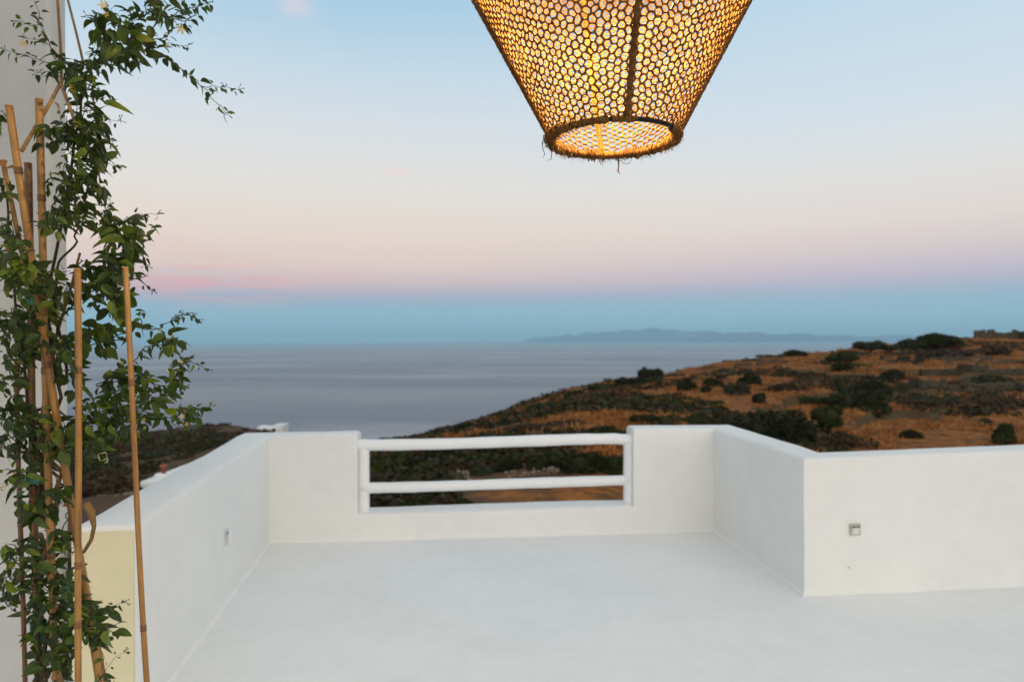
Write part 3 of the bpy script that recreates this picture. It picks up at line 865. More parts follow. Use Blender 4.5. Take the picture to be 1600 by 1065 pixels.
T = Tubes(); T.add([at(94, 128, 1.85), at(106, 160, 1.83), at(120, 198, 1.8)], [.0045, .005, .004], 7); tag(T.build('twig', M['cane']), 'light brown twig slanting right into the dark leaves', 'twig')
T = Tubes(); T.add([at(134, 786, 1.6), at(143, 800, 1.6), at(147, 822, 1.6), at(143, 842, 1.62), at(131, 862, 1.66)], [.009, .009, .005, .0045, .004], 8); tag(T.build('twig', M['dry_stem']), 'curled dry twig bulging right of the straight bamboo', 'twig')
# green tie tape round the stakes
def tie(px, py, d, wpx, hpx, label):
    c = at(px, py, d); o = Tubes(); r = wpx / 2 / FPX * d; h = hpx / FPX * d
    pts = []
    n = 20
    V = []; F = []
    for i in range(n):
        a_ = 2 * PI * i / n
        for zz in (-.5, -.17, .17, .5):
            k = 1 + .12 * math.sin(3 * a_ + zz * 4)
            V.append((c.x + r * math.cos(a_) * k, c.y + r * .8 * math.sin(a_) * k, c.z + h * zz + .003 * math.sin(2 * a_)))
    for i in range(n):
        for j in range(3):
            a_ = i * 4 + j; b_ = ((i + 1) % n) * 4 + j; F.append((a_, b_, b_ + 1, a_ + 1))
    tag(link('tie_tape', mesh('tie_tape', V, F), [M['tape']]), label, 'plant tie', 'green plant ties')
tie(52, 468, 1.84, 26, 17, 'wide green tie round the stakes, topmost of the ties')
tie(56, 748, 1.86, 34, 8, 'narrow green tie behind the leaves in mid height')
tie(108, 917, 1.80, 18, 7, 'small bright green tie beside the straight bamboo stake')
tie(60, 985, 1.88, 24, 30, 'dark green tie near the foot of the plant')

# ------------------------------------------------------------------ jasmine vine
def leaf_base(curl, fold, tip, wd=.42):
    """pointed oval leaf, length 1 along +Y, with fold and curl: 8 verts"""
    V = []; F = []
    ts = [0, .16, .38, .62, .84, 1.0]; ws = [0, .75, 1.0, .86, .45, 0]
    for t, w_ in zip(ts, ws):
        y = t; zc = -curl * t * t
        hw_ = w_ * wd / 2
        if w_ == 0: V.append((0, y, zc))
        else: V += [(-hw_, y, zc + fold * hw_), (0, y, zc), (hw_, y, zc + fold * hw_)]
    F = [(0, 2, 1), (0, 3, 2)]
    for i in range(3):
        b = 1 + i * 3; F += [(b, b + 1, b + 4, b + 3), (b + 1, b + 2, b + 5, b + 4)]
    b = 10; F += [(b, b + 1, 13), (b + 1, b + 2, 13)]
    return np.array(V), F
variants = [leaf_base(c, f, 0, w_) for c, f, w_ in ((.15, .5, .50), (.45, .7, .44), (.75, .4, .52), (.3, .8, .58), (1.0, .5, .44), (.1, .3, .62))]
vtri = []
for V_, F_ in variants:
    T_ = []
    for f in F_:
        T_.append(f[:3])
        if len(f) == 4: T_.append((f[0], f[2], f[3]))
    vtri.append(np.array(T_))
leaf_me = {}
for i, (V_, F_) in enumerate(variants):
    for mname in ('leaf', 'leaf_light'):
        me = mesh('leaf', V_, F_); me.materials.append(M[mname]); me.polygons.foreach_set('use_smooth', [True] * len(me.polygons)); leaf_me[(i, mname)] = me
vine_base = at(75, 1065, 1.86); vine_base.z = 0
vine = empty('jasmine_vine', vine_base); tag(vine, 'dark green jasmine climbing up bamboo stakes against the house wall', 'climbing plant')

leaves = []    # (pos, direction, normal, length, young)
def add_leaf(p, d, ln, young=False):
    d = d.normalized(); n_ = Vector((random.gauss(0, .55), -.55 + random.gauss(0, .45), .75 + random.gauss(0, .4)))
    n_ = (n_ - d * n_.dot(d))
    if n_.length < 1e-3: n_ = d.orthogonal()
    leaves.append((p, d, n_.normalized(), ln, young))
stems = Tubes()
def shoot(pts, ln=(13, 22), step=9, young=0.0, r=.0018, dj=.03, pairs=True):
    """a twig through pixel/depth points with opposite leaves along it"""
    P = []
    for i in range(len(pts) - 1):
        a_, b_ = at(*pts[i]), at(*pts[i + 1]); px_len = math.hypot(pts[i + 1][0] - pts[i][0], pts[i + 1][1] - pts[i][1])
        k = max(1, int(px_len / step))
        for j in range(k): P.append(a_.lerp(b_, j / k) + Vector((random.gauss(0, .002), random.gauss(0, .004), random.gauss(0, .002))))
    P.append(at(*pts[-1]))
    stems.add(P, [r * (1 - .6 * i / len(P)) for i in range(len(P))], 5)
    m = len(P)
    for i in range(1, m):
        t = i / m; dp = (P[i] - P[i - 1]).normalized(); dep = P[i].y
        side = dp.cross(Vector((0, -1, 0))).normalized()
        roll = random.uniform(0, PI)
        side = Matrix.Rotation(roll * .6 + (i % 2) * 1.2, 3, dp) @ side
        for sgn in (-1, 1):
            if random.random() < .12: continue
            d = dp * random.uniform(.2, .9) + side * sgn + Vector((0, 0, random.uniform(-.7, .1)))
            L_ = random.uniform(*ln) * (1 - .45 * t) / FPX * dep
            add_leaf(P[i] + d.normalized() * .006, d, L_, random.random() < young + .25 * (t > .8))
    for _ in range(3):                                # bud spray at the tip
        d = (P[-1] - P[-2]).normalized() + Vector((random.gauss(0, .6), random.gauss(0, .4), random.gauss(0, .6)))
        q = P[-1] + d.normalized() * random.uniform(.010, .022)
        stems.add([P[-1], P[-1].lerp(q, .6), q], [.0007, .0006, .0015], 4)
def blob(cx, cy, rx, ry, n, d, ln=(10, 24), young=.15, dj=.07):
    for _ in range(int(n * 1.12)):
        while True:
            u, v = random.uniform(-1, 1), random.uniform(-1, 1)
            if u * u + v * v <= 1: break
        p = at(cx + u * rx, cy + v * ry, d + random.gauss(0, dj))
        an = random.uniform(0, 2 * PI)
        dr = Vector((math.cos(an) + u * .8, random.gauss(0, .6), math.sin(an) * .8 - .5))
        add_leaf(p, dr, random.uniform(*ln) ** 1.0 / FPX * d * random.choice([.8, 1, 1, 1.25]), random.random() < young)
    for _ in range(max(2, n // 14)):
        a1 = random.uniform(0, 2 * PI); p0 = at(cx + random.uniform(-.3, .3) * rx, cy + random.uniform(-.3, .3) * ry, d)
        p1 = at(cx + math.cos(a1) * rx * .95, cy + math.sin(a1) * ry * .95, d + random.gauss(0, dj * .7))
        stems.add([p0, p0.lerp(p1, .5) + Vector((0, 0, .01)), p1], [.0016, .0013, .0006], 4)

D1 = 1.85
# top mass and arching shoot
blob(168, 38, 22, 30, 26, D1, (15, 28)); blob(192, 62, 34, 28, 56, D1, (15, 28)); blob(222, 30, 30, 30, 34, D1); blob(150, 92, 22, 18, 26, D1); blob(262, 12, 28, 18, 22, D1)
blob(205, 80, 24, 22, 20, D1, (16, 30))
shoot([(215, 66, D1), (252, 85, D1), (290, 112, D1), (322, 140, D1), (352, 176, D1)], (15, 24), 9)
shoot([(318, 136, D1), (340, 135, D1), (372, 140, D1)], (9, 14), 7, .3, .0010)
shoot([(240, 76, D1), (262, 66, D1), (292, 72, D1)], (9, 13), 9, .1, .001)
shoot([(225, 70, D1), (262, 55, D1), (288, 42, D1)], (13, 20), 9, .1)
shoot([(230, 28, D1), (270, 25, D1), (300, 12, D1), (326, 4, D1)], (13, 20), 9, .15)
shoot([(262, 25, D1), (290, 34, D1), (312, 12, D1), (318, -20, D1)], (12, 18), 9, .1)
shoot([(195, 45, D1), (168, 30, D1), (140, 28, D1)], (12, 18), 9, .1)
shoot([(180, 40, D1), (166, 10, D1), (155, -12, D1)], (9, 14), 9, .6, .001)
shoot([(235, 20, D1), (240, -10, D1), (244, -30, D1)], (14, 22), 9, .1)
# left pale shoots by the house wall
shoot([(95, 112, D1), (80, 75, D1), (66, 38, D1), (55, 8, D1), (50, -8, D1)], (10, 20), 10, .25, .0015)
shoot([(82, 100, D1), (50, 92, D1), (28, 84, D1), (8, 78, D1)], (10, 18), 9, .7, .0012)
shoot([(66, 40, D1), (46, 40, D1), (26, 33, D1)], (9, 16), 8, .7, .001)
shoot([(70, 70, D1), (52, 62, D1), (42, 60, D1)], (7, 11), 8, .4, .0008)
shoot([(95, 112, D1), (75, 112, D1), (58, 114, D1)], (14, 20), 9, .1, .001)
blob(104, 95, 22, 14, 8, D1, (20, 32)); blob(122, 118, 20, 22, 34, D1, (14, 26))
# main column
blob(140, 135, 26, 22, 16, D1); blob(135, 172, 30, 26, 46, D1); blob(110, 205, 34, 26, 56, D1); blob(142, 215, 24, 24, 38, D1)
blob(130, 250, 36, 26, 76, D1); blob(138, 285, 26, 24, 50, D1); blob(98, 285, 26, 26, 30, D1); blob(112, 330, 34, 28, 62, D1, young=.1)
blob(78, 215, 16, 22, 12, D1 - .1); blob(88, 345, 30, 22, 30, D1 - .1, young=.1)
shoot([(135, 130, D1), (155, 140, D1), (176, 155, D1)], (15, 24), 9)
shoot([(145, 175, D1), (165, 185, D1), (188, 188, D1)], (9, 13), 9, .1, .001)
shoot([(145, 190, D1), (160, 205, D1), (172, 220, D1)], (13, 18), 9)
shoot([(140, 240, D1), (162, 240, D1), (184, 262, D1)], (12, 16), 9, .1)
shoot([(155, 238, D1), (170, 232, D1), (178, 230, D1)], (6, 9), 7, .4, .0008)
shoot([(150, 290, D1), (160, 310, D1), (166, 318, D1)], (12, 18), 9)
# right cluster
blob(165, 345, 22, 20, 22, D1 - .05); blob(185, 385, 26, 30, 52, D1 - .05, (16, 30)); blob(212, 360, 24, 24, 36, D1 - .05); blob(182, 410, 18, 16, 26, D1 - .05, (16, 30))
shoot([(190, 350, D1), (215, 335, D1), (245, 335, D1)], (10, 17), 8, .2, .0012)
shoot([(205, 390, D1), (222, 396, D1), (228, 412, D1)], (12, 18), 8)
shoot([(160, 345, D1), (166, 330, D1), (172, 318, D1)], (12, 18), 8)
shoot([(200, 430, D1), (220, 438, D1), (236, 452, D1)], (12, 17), 9, .1)
blob(158, 452, 32, 26, 66, D1 - .03, young=.12); blob(200, 440, 20, 20, 20, D1); blob(180, 475, 16, 14, 10, D1, (22, 32)); blob(140, 420, 22, 18, 20, D1, young=.1)
# left bright leaves
blob(30, 405, 34, 24, 62, D1 - .2, young=.5); blob(38, 440, 36, 26, 66, D1 - .2, young=.35); blob(85, 435, 30, 28, 40, D1 - .1, young=.25)
blob(12, 350, 14, 20, 12, D1); blob(18, 372, 22, 14, 20, D1 - .1); blob(8, 180, 14, 8, 4, D1); blob(8, 290, 10, 22, 10, D1); blob(95, 465, 26, 22, 40, D1)
blob(28, 500, 30, 24, 56, D1 - .1); blob(60, 500, 30, 26, 40, D1, young=.15); blob(22, 535, 26, 26, 46, D1); blob(80, 540, 32, 22, 40, D1); blob(30, 575, 18, 20, 20, D1)
blob(108, 550, 14, 22, 26, D1); blob(112, 595, 14, 18, 12, D1, (20, 30)); blob(8, 600, 14, 14, 8, D1, (18, 26))
# long shoots over the sea
shoot([(130, 545, D1), (170, 530, D1), (215, 512, D1), (248, 515, D1), (275, 495, D1), (300, 488, D1)], (13, 20), 9)
shoot([(265, 502, D1), (288, 490, D1), (308, 498, D1)], (10, 15), 7)
blob(150, 530, 20, 26, 26, D1, (20, 32)); blob(170, 510, 18, 12, 12, D1, (18, 28)); blob(215, 500, 14, 16, 12, D1)
shoot([(150, 600, D1), (185, 585, D1), (225, 545, D1), (255, 538, D1), (285, 558, D1), (320, 575, D1)], (12, 19), 9, .1)
blob(262, 533, 20, 14, 26, D1, young=.15); blob(275, 570, 14, 10, 12, D1, young=.2)
shoot([(150, 605, D1), (200, 590, D1), (240, 600, D1), (285, 605, D1)], (13, 21), 8, .1)
blob(190, 605, 26, 18, 30, D1); blob(215, 590, 20, 18, 26, D1); blob(270, 605, 20, 12, 20, D1); blob(238, 620, 22, 14, 18, D1)
shoot([(160, 640, D1), (215, 640, D1), (255, 650, D1), (290, 655, D1)], (13, 20), 8, .15)
shoot([(270, 652, D1), (298, 640, D1), (326, 636, D1)], (11, 18), 7, .3)
shoot([(240, 645, D1), (255, 658, D1), (262, 670, D1)], (16, 24), 9)
blob(160, 640, 34, 22, 60, D1); blob(200, 655, 32, 24, 52, D1); blob(292, 645, 22, 13, 24, D1, young=.3); blob(170, 675, 26, 22, 34, D1); blob(150, 700, 18, 18, 16, D1); blob(140, 660, 26, 24, 36, D1)
# lower masses
blob(25, 640, 28, 24, 46, D1); blob(60, 660, 38, 24, 60, D1, young=.08); blob(100, 680, 30, 28, 52, D1); blob(30, 690, 34, 24, 40, D1, young=.15); blob(70, 715, 34, 22, 44, D1); blob(8, 690, 14, 30, 14, D1)
blob(20, 740, 26, 10, 14, D1 - .1, young=.7); blob(45, 770, 22, 24, 34, D1); blob(85, 775, 22, 24, 34, D1, (16, 28)); blob(50, 800, 20, 20, 22, D1); blob(70, 840, 30, 16, 30, D1)
blob(30, 860, 26, 18, 26, D1); blob(55, 890, 34, 22, 48, D1); blob(20, 910, 24, 24, 34, D1); blob(100, 850, 16, 20, 14, D1); blob(80, 920, 34, 24, 56, D1); blob(12, 945, 14, 12, 8, D1)
blob(70, 955, 30, 24, 48, D1); blob(110, 905, 18, 20, 16, D1); blob(112, 960, 22, 26, 36, D1); blob(150, 955, 26, 14, 26, D1, young=.08); blob(80, 995, 32, 24, 60, D1); blob(75, 1040, 26, 24, 46, D1)
blob(135, 985, 24, 22, 34, D1, (16, 28)); blob(165, 985, 22, 12, 16, D1, (16, 28)); blob(38, 1000, 16, 12, 3, D1, (24, 34)); blob(110, 1030, 16, 22, 14, D1); blob(160, 1062, 18, 10, 12, D1)
shoot([(140, 960, D1), (168, 950, D1), (196, 940, D1)], (9, 14), 8, .2, .001)
shoot([(155, 1062, D1), (170, 1040, D1), (194, 1018, D1)], (7, 10), 12, .3, .0009)
shoot([(160, 1045, D1), (160, 1010, D1), (160, 985, D1)], (12, 17), 12, .1, .001)
shoot([(60, 640, D1), (30, 650, D1), (6, 655, D1)], (13, 20), 9); shoot([(45, 740, D1), (20, 752, D1), (0, 762, D1)], (9, 14), 8, .9, .001)
shoot([(50, 850, D1), (25, 865, D1), (2, 880, D1)], (11, 17), 9)
# main woody stems twisting up the stakes
def woody(pts, r, mat=None):
    P = [at(*p) for p in pts]; out = []
    for i in range(len(P) - 1):
        for j in range(8):
            t = j / 8; q = P[i].lerp(P[i + 1], t); out.append(q + Vector((math.sin(i * 2 + t * 6) * .008, math.cos(i * 2.3 + t * 6) * .01, 0)))
    out.append(P[-1]); T_ = Tubes(); T_.add([p - vine_base for p in out], [r * (1 - .55 * i / len(out)) for i in range(len(out))], 8)
    return T_.build('stem', mat or M['stem'], vine)
woody([(78, 1380, 1.86), (70, 1065, D1), (85, 900, D1), (60, 760, D1), (95, 620, D1), (70, 480, D1), (100, 330, D1), (120, 200, D1), (135, 110, D1), (190, 70, D1)], .006)
woody([(88, 1380, 1.86), (95, 1065, D1), (70, 880, D1), (95, 740, D1), (60, 690, D1), (85, 540, D1), (125, 395, D1)], .007, M['dry_stem'])
woody([(70, 1380, 1.86), (58, 1000, D1), (75, 800, D1), (40, 620, D1), (20, 400, D1), (8, 300, D1)], .0055)
woody([(100, 600, D1), (88, 425, D1), (120, 370, D1), (118, 330, D1)], .004)
woody([(60, 700, D1), (90, 745, D1), (108, 770, D1), (102, 790, D1)], .005, M['dry_stem'])
woody([(75, 540, D1), (110, 480, D1), (160, 440, D1)], .003)
woody([(100, 860, D1), (105, 810, D1), (112, 790, D1)], .002); woody([(35, 590, D1), (10, 530, D1), (-20, 510, D1)], .003)
o = stems; st = link('twigs', mesh('twigs', [v - vine_base for v in stems.V], stems.F), [M['stem']], vine); st['kind'] = 'stuff'
# the 300 that show largest are leaves of their own, the rest one mass
def score(l):
    p, d, n_, ln, yg = l; inframe = 1 if (-.755 < p.x / p.y < .755 and abs(p.z - 1.6) / p.y < .5) else 0
    view = (p - EYE).normalized(); return inframe * ln / p.y * (abs(n_.dot(view)) + .25) * random.uniform(.85, 1.15) / (p.y ** 3)
order = sorted(range(len(leaves)), key=lambda i: -score(leaves[i]))
big = set(order[:298])
acc = {'leaf': ([], [], 0), 'leaf_light': ([], [], 0)}
AV = {'leaf': [], 'leaf_light': []}; AT = {'leaf': [], 'leaf_light': []}; AN = {'leaf': 0, 'leaf_light': 0}
for i, (p, d, n_, ln, yg) in enumerate(leaves):
    xax = d.cross(n_).normalized(); R3 = Matrix((xax, d, n_)).transposed(); vi = random.randrange(len(variants)); mn = 'leaf_light' if yg else 'leaf'
    if i in big:
        ob = bpy.data.objects.new('leaf', leaf_me[(vi, mn)]); COL.objects.link(ob); ob.parent = vine
        ob.matrix_local = Matrix.Translation(p - vine_base) @ R3.to_4x4() @ Matrix.Diagonal((ln, ln, ln, 1))
    else:
        A_ = np.array(R3) * ln; Vv = variants[vi][0] @ A_.T + np.array((p - vine_base)[:])
        AV[mn].append(Vv); AT[mn].append(vtri[vi] + AN[mn]); AN[mn] += len(Vv)
Vall = np.concatenate([np.concatenate(AV['leaf']), np.concatenate(AV['leaf_light'])]); T1 = np.concatenate(AT['leaf']); T2 = np.concatenate(AT['leaf_light']) + AN['leaf']
fo = link('foliage', mesh_np('foliage', Vall, np.concatenate([T1, T2]), [0] * len(T1) + [1] * len(T2)), [M['leaf'], M['leaf_light']], vine); fo['kind'] = 'stuff'
print('leaves', len(leaves))
# dead leaves and flowers
def part_mesh(name, V, F, mat, label=None):
    o = link(name, mesh(name, V, F), [mat], vine)
    if label: o['label'] = label
    return o
for px, py, s_ in ((88, 176, 20), (150, 160, 13), (12, 252, 20), (58, 165, 9), (32, 262, 14), (8, 390, 9)):
    c = at(px, py, 1.76); L_ = s_ / FPX * 1.8; V_, F_ = variants[random.choice([2, 4])]
    Rm = np.array(Euler((random.uniform(0, 6), random.uniform(0, 6), random.uniform(0, 6))).to_matrix()) * L_ * 1.2
    part_mesh('dry_leaf', V_ @ Rm.T + np.array((c - vine_base)[:]), F_, M['deadleaf'], 'withered orange brown leaf')
def flower(px, py, s_, mat):
    c = at(px, py, 1.80) - vine_base; L_ = s_ / 2 / FPX * 1.8; V = []; F = []
    tilt = Euler((random.uniform(-.9, .4), random.uniform(-.6, .6), random.uniform(0, 6))).to_matrix()
    for k in range(5):
        a_ = 2 * PI * k / 5
        b = len(V)
        for u, v, zz in ((0, 0, 0), (.45, -.22, .12), (.45, .22, .12), (1, -.12, -.05), (1, .12, -.05)):
            x = u * math.cos(a_) - v * math.sin(a_); y = u * math.sin(a_) + v * math.cos(a_)
            q_ = tilt @ Vector((x, y, zz)) * L_; V.append((c + Vector((q_.x, q_.z, q_.y)))[:])
        F += [(b, b + 1, b + 2), (b + 1, b + 3, b + 4, b + 2)]
    part_mesh('flower', V, F, mat)
for px, py, s_ in ((268, 524, 11), (250, 516, 8), (285, 650, 9), (292, 662, 9), (36, 68, 12), (161, 8, 16), (166, 22, 10), (283, 46, 15), (262, 72, 9), (190, 567, 10), (283, 565, 9), (263, 578, 8), (6, 760, 16), (22, 742, 10), (95, 533, 9), (225, 655, 8)):
    flower(px, py, s_, M['petal'])
for px, py, s_ in ((226, 668, 8), (122, 700, 8), (110, 560, 7)): flower(px, py, s_, M['petal_pale'])
# curled pale tendril
T = Tubes(); pts = []
for i in range(26):
    t = i / 25; a_ = -1.2 + t * 7.2; r_ = (9 + 1.5 * math.sin(i * 1.1)) * (1 - .5 * t)
    pts.append(at(160 + math.cos(a_) * r_, 714 - math.sin(a_) * r_, 1.70) - vine_base)
T.add(pts, [.0016 * (.6 + .4 * math.sin(i * .9)) for i in range(26)], 6); T.build('tendril', M['petal_pale'], vine)

# ------------------------------------------------------------------ hillside bushes, trees, stones, houses
def crown_mesh(seed, n=1500, flat=.62, lump=.35, leaf=.085):
    g = np.random.default_rng(seed)
    lob = []
    for i in range(g.integers(5, 9)):
        a_ = g.uniform(0, 2 * PI); rr3 = g.uniform(.1, .78); lob.append((math.cos(a_) * rr3, math.sin(a_) * rr3, g.uniform(.15, .55) * flat * 1.5, g.uniform(.26, .52)))
    lob.append((0, 0, .35 * flat, .60))
    P = []
    while len(P) < n:
        l = lob[g.integers(len(lob))]; v = g.normal(size=3); v /= np.linalg.norm(v); r_ = l[3] * g.uniform(.75, 1.06)
        p = np.array([l[0], l[1], l[2]]) + v * r_ * np.array([1, 1, flat * 1.25])
        if p[2] < -.12: continue
        if any(np.linalg.norm((p - np.array(q[:3])) / np.array([1, 1, flat * 1.25])) < q[3] * .72 for q in lob): continue
        P.append((p, v))
    V = np.zeros((n, 3, 3))
    for i, (p, v) in enumerate(P):
        a1 = g.normal(size=3); a1 /= np.linalg.norm(a1); a2 = np.cross(a1, v + g.normal(size=3) * .5); a2 /= np.linalg.norm(a2) + 1e-9
        s_ = leaf * g.uniform(.6, 1.5)
        V[i] = [p + a1 * s_, p - a1 * s_ * .5 + a2 * s_ * .8, p - a1 * s_ * .5 - a2 * s_ * .8]
    # dense heart of each lobe
    bm = bmesh.new()
    for l in lob:
        m_ = Matrix.Translation((l[0], l[1], l[2])) @ Matrix.Diagonal((l[3] * .84, l[3] * .84, l[3] * .84 * flat * 1.25, 1))
        bmesh.ops.create_icosphere(bm, subdivisions=2, radius=1, matrix=m_)
    bm.verts.ensure_lookup_table()
    for v in bm.verts:
        v.co += Vector(g.normal(size=3) * .035)
    cv = np.array([v.co[:] for v in bm.verts]); cf = np.array([[v.index for v in f.verts] for f in bm.faces]); bm.free()
    Vv = np.concatenate([V.reshape(-1, 3), cv]); Ff = np.concatenate([np.arange(n * 3).reshape(-1, 3), cf + n * 3])
    wid = 1 + .34 * (1 - np.clip((Vv[:, 2] + .1) / .45, 0, 1)); Vv[:, 0] *= wid; Vv[:, 1] *= wid
    return mesh_np('crown', Vv, Ff)
crown_cache = {}
def crown(kind, k):
    key = (kind, k)
    if key not in crown_cache:
        me = crown_mesh(100 + k * 7, flat=(.62, .75, .5, .85)[k % 4]); me.materials.append(M[kind]); crown_cache[key] = me
    return crown_cache[key]
def bush(px, py, wpx, hpx, kind, label, name='bush', cat='bush', group='bushes on the hillside', lift=0.0):
    """py = base of the bush in the photograph"""
    p = ground_hit(px, py); wd = wpx / FPX * p.y; ht = hpx / FPX * p.y
    k = (int(px * 7 + py) % 4); me = crown(kind, k)
    top = {0: 1.02, 1: 1.25, 2: .85, 3: 1.4}[k]
    sx = wd / 1.9; sz = ht / top
    if name == 'bush':
        o = bpy.data.objects.new('bush', me); COL.objects.link(o)
        o.location = p + Vector((0, wd * .15, -.10 * ht)); o.scale = (sx, sx * .9, sz); o.rotation_euler = (0, 0, random.uniform(-.3, .3) + (PI if random.random() < .5 else 0))
        tag(o, label, cat, group); return o
    r = empty(name, p); tag(r, label, cat, group)
    T_ = Tubes(); T_.add([Vector((0, 0, -.3)), Vector((.06 * wd, 0, ht * .3)), Vector((0, 0, ht * .62))], [wd * .06, wd * .045, wd * .02], 8)
    T_.add([Vector((.03 * wd, 0, ht * .2)), Vector((-.18 * wd, 0, ht * .45)), Vector((-.24 * wd, 0, ht * .6))], [wd * .04, wd * .03, wd * .015], 7); T_.build('trunk', M['bark'], r)
    c = bpy.data.objects.new('crown', me); COL.objects.link(c); c.parent = r; c.location = (0, 0, ht * .28); c.scale = (sx, sx * .9, sz * .74)
    return r
B = [
 (1017, 592, 36, 24, 'bush', 'dark round bush on the ridge above the right railing post'),
 (985, 600, 44, 16, 'bush', 'low dark bush just left of the round ridge bush'),
 (945, 610, 56, 16, 'bush_green', 'spreading green scrub on the ridge over the back wall gap'),
 (900, 622, 56, 14, 'bush_green', 'flat scrub on the falling ridge above the top rail'),
 (850, 638, 56, 13, 'bush_green', 'thin strip of scrub lower on the falling ridge'),
 (795, 652, 60, 12, 'bush_green', 'yellowish green scrub near the low end of the ridge'),
 (740, 668, 50, 10, 'bush_green', 'flat scrub nearly at the foot of the ridge'),
 (692, 679, 26, 12, 'bush', 'small dark bush where the ridge meets the top rail'),
 (1072, 610, 32, 26, 'bush', 'left one of the round bushes standing on the straw slope'),
 (1118, 606, 32, 24, 'bush', 'round dark bush right of the leftmost slope bush'),
 (1104, 613, 20, 14, 'bush', 'small black bush tucked under a round slope bush'),
 (1153, 616, 36, 28, 'bush_grey', 'greyish round bush in the middle of the straw slope'),
 (1176, 602, 38, 28, 'bush', 'large round bush behind the greyish slope bush'),
 (1189, 630, 28, 24, 'bush', 'dark bush rising over the big clump by the wall corner'),
 (1145, 672, 60, 32, 'bush', 'dark bush over the right return wall, left of the big clump'),
 (1092, 662, 60, 20, 'bush_green', 'low green scrub just above the back right wall corner'),
 (1132, 644, 18, 16, 'bush', 'small lone bush above the right wall corner'),
 (1215, 690, 104, 62, 'bush', 'biggest dark bush clump behind the right return wall'),
 (1255, 696, 50, 40, 'bush', 'black bush filling the right side of the big clump'),
 (1273, 632, 56, 20, 'bush_green', 'flat green bush above the round olive tree'),
 (1345, 640, 78, 48, 'bush', 'wide very dark bush in the middle of the orange slope'),
 (1372, 612, 50, 26, 'bush', 'dark bush joined to the upper side of the wide one'),
 (1396, 592, 38, 22, 'bush', 'topmost dark bush of the slanting row on the orange slope'),
 (1220, 586, 26, 12, 'bush', 'leftmost of the row of small bushes under the ridge'),
 (1243, 589, 20, 13, 'bush_green', 'second of the row of small bushes under the ridge'),
 (1263, 590, 28, 14, 'bush', 'third and darkest of the row of small bushes'),
 (1284, 589, 22, 11, 'bush_grey', 'last and palest of the row of small bushes'),
 (1248, 556, 38, 13, 'bush', 'black bush standing alone on the ridge line'),
 (1325, 563, 56, 17, 'bush_green', 'green bush on the terrace below the ridge trees'),
 (1322, 574, 34, 12, 'bush_green', 'thin scrub hanging over the terrace edge'),
 (1574, 692, 48, 42, 'bush_green', 'round dark green bush near the right picture edge'),
 (1428, 684, 34, 18, 'bush', 'small low bush on bare slope above the right wall'),
 (1388, 645, 18, 14, 'bush_grey', 'tiny grey bush right of the wide dark bush'),
 (1543, 663, 22, 16, 'bush_grey', 'tiny pale grey bush left of the round green bush'),
 (1240, 612, 56, 20, 'bush_dull', 'dull brown scrub between slope bushes and the row'),
 (1125, 590, 24, 8, 'bush_dull', 'brown tuft high on the slope under the ridge'),
 (1210, 612, 30, 12, 'bush_dull', 'brown dry tuft beside the big slope bush'),
 (1312, 685, 60, 12, 'bush_dull', 'low brown scrub under the round olive tree'),
 (1445, 634, 70, 13, 'bush_dull', 'long brown scrub strip in the orange slope'),
 (1500, 605, 40, 14, 'bush_dull', 'brown scrub clump below the terrace walls'),
 (1560, 600, 60, 20, 'bush_grey', 'grey green scrub on terraces near the right edge'),
 (1480, 560, 80, 14, 'bush_dull', 'dark scrub line on the upper terraces'),
 (1560, 550, 70, 14, 'bush_dull', 'scrub line under the stone wall on the hilltop'),
 (940, 690, 100, 28, 'bush_green', 'wide dark green bush above the top rail near its right end'),
 (880, 668, 60, 16, 'bush_dull', 'brown scrub above the top rail, right of the middle'),
 (1005, 662, 60, 22, 'bush', 'dark bush behind the right wall end'),
 (1040, 660, 50, 16, 'bush_green', 'green scrub behind the back right wall'),
 (830, 672, 70, 14, 'bush_dull', 'grey brown scrub on the slope over the middle of the rail'),
 (600, 740, 80, 46, 'bush_green', 'green bush seen through the left end of the railing'),
 (634, 738, 16, 24, 'bush', 'narrow upright bush between rails near the left post'),
 (684, 722, 56, 32, 'bush', 'dark bush between the rails left of the stones'),
 (690, 735, 80, 10, 'bush_green', 'flat green bush just above the pale stones'),
 (752, 724, 60, 24, 'bush_green', 'green brown bush between the rails in the middle'),
 (760, 740, 60, 14, 'bush', 'dark low bush just above the bottom rail'),
 (800, 734, 40, 24, 'bush', 'dark bush left of the stone heap seen between rails'),
 (848, 732, 54, 34, 'bush', 'round bush behind the stone heap between rails'),
 (905, 738, 80, 44, 'bush', 'tall dark bush between rails, right of the stone heap'),
 (955, 738, 70, 46, 'bush_green', 'green bush between rails at the right post'),
 (652, 806, 100, 34, 'bush_green', 'near dark bush under the bottom rail at its left'),
 (722, 792, 30, 14, 'bush_green', 'tiny green bush under the bottom rail'),
 (170, 772, 130, 34, 'bush_dull', 'dark scrub clump behind the left bamboo stakes'),
 (240, 715, 70, 12, 'bush', 'flat dark bush on the headland, left of the stake gap'),
 (330, 700, 50, 12, 'bush', 'dark bush on the headland above the left parapet'),
 (300, 690, 36, 9, 'bush_dull', 'small brown scrub on the headland'),
 (345, 684, 46, 9, 'bush', 'dark bush high on the headland by the far white house'),
 (195, 700, 60, 10, 'bush_dull', 'brown scrub on headland behind the jasmine'),
]
for b in B: bush(*b)
bush(1295, 676, 60, 50, 'bush_green', 'round olive tree with a visible trunk above the right wall', 'olive_tree', 'tree', 'trees on the hillside')
bush(1360, 551, 44, 22, 'bush_grey', 'leftmost grey tree on the skyline', 'olive_tree', 'tree', 'trees on the hillside')
bush(1391, 550, 26, 14, 'bush_grey', 'smallest grey tree on the skyline between two others', 'olive_tree', 'tree', 'trees on the hillside')
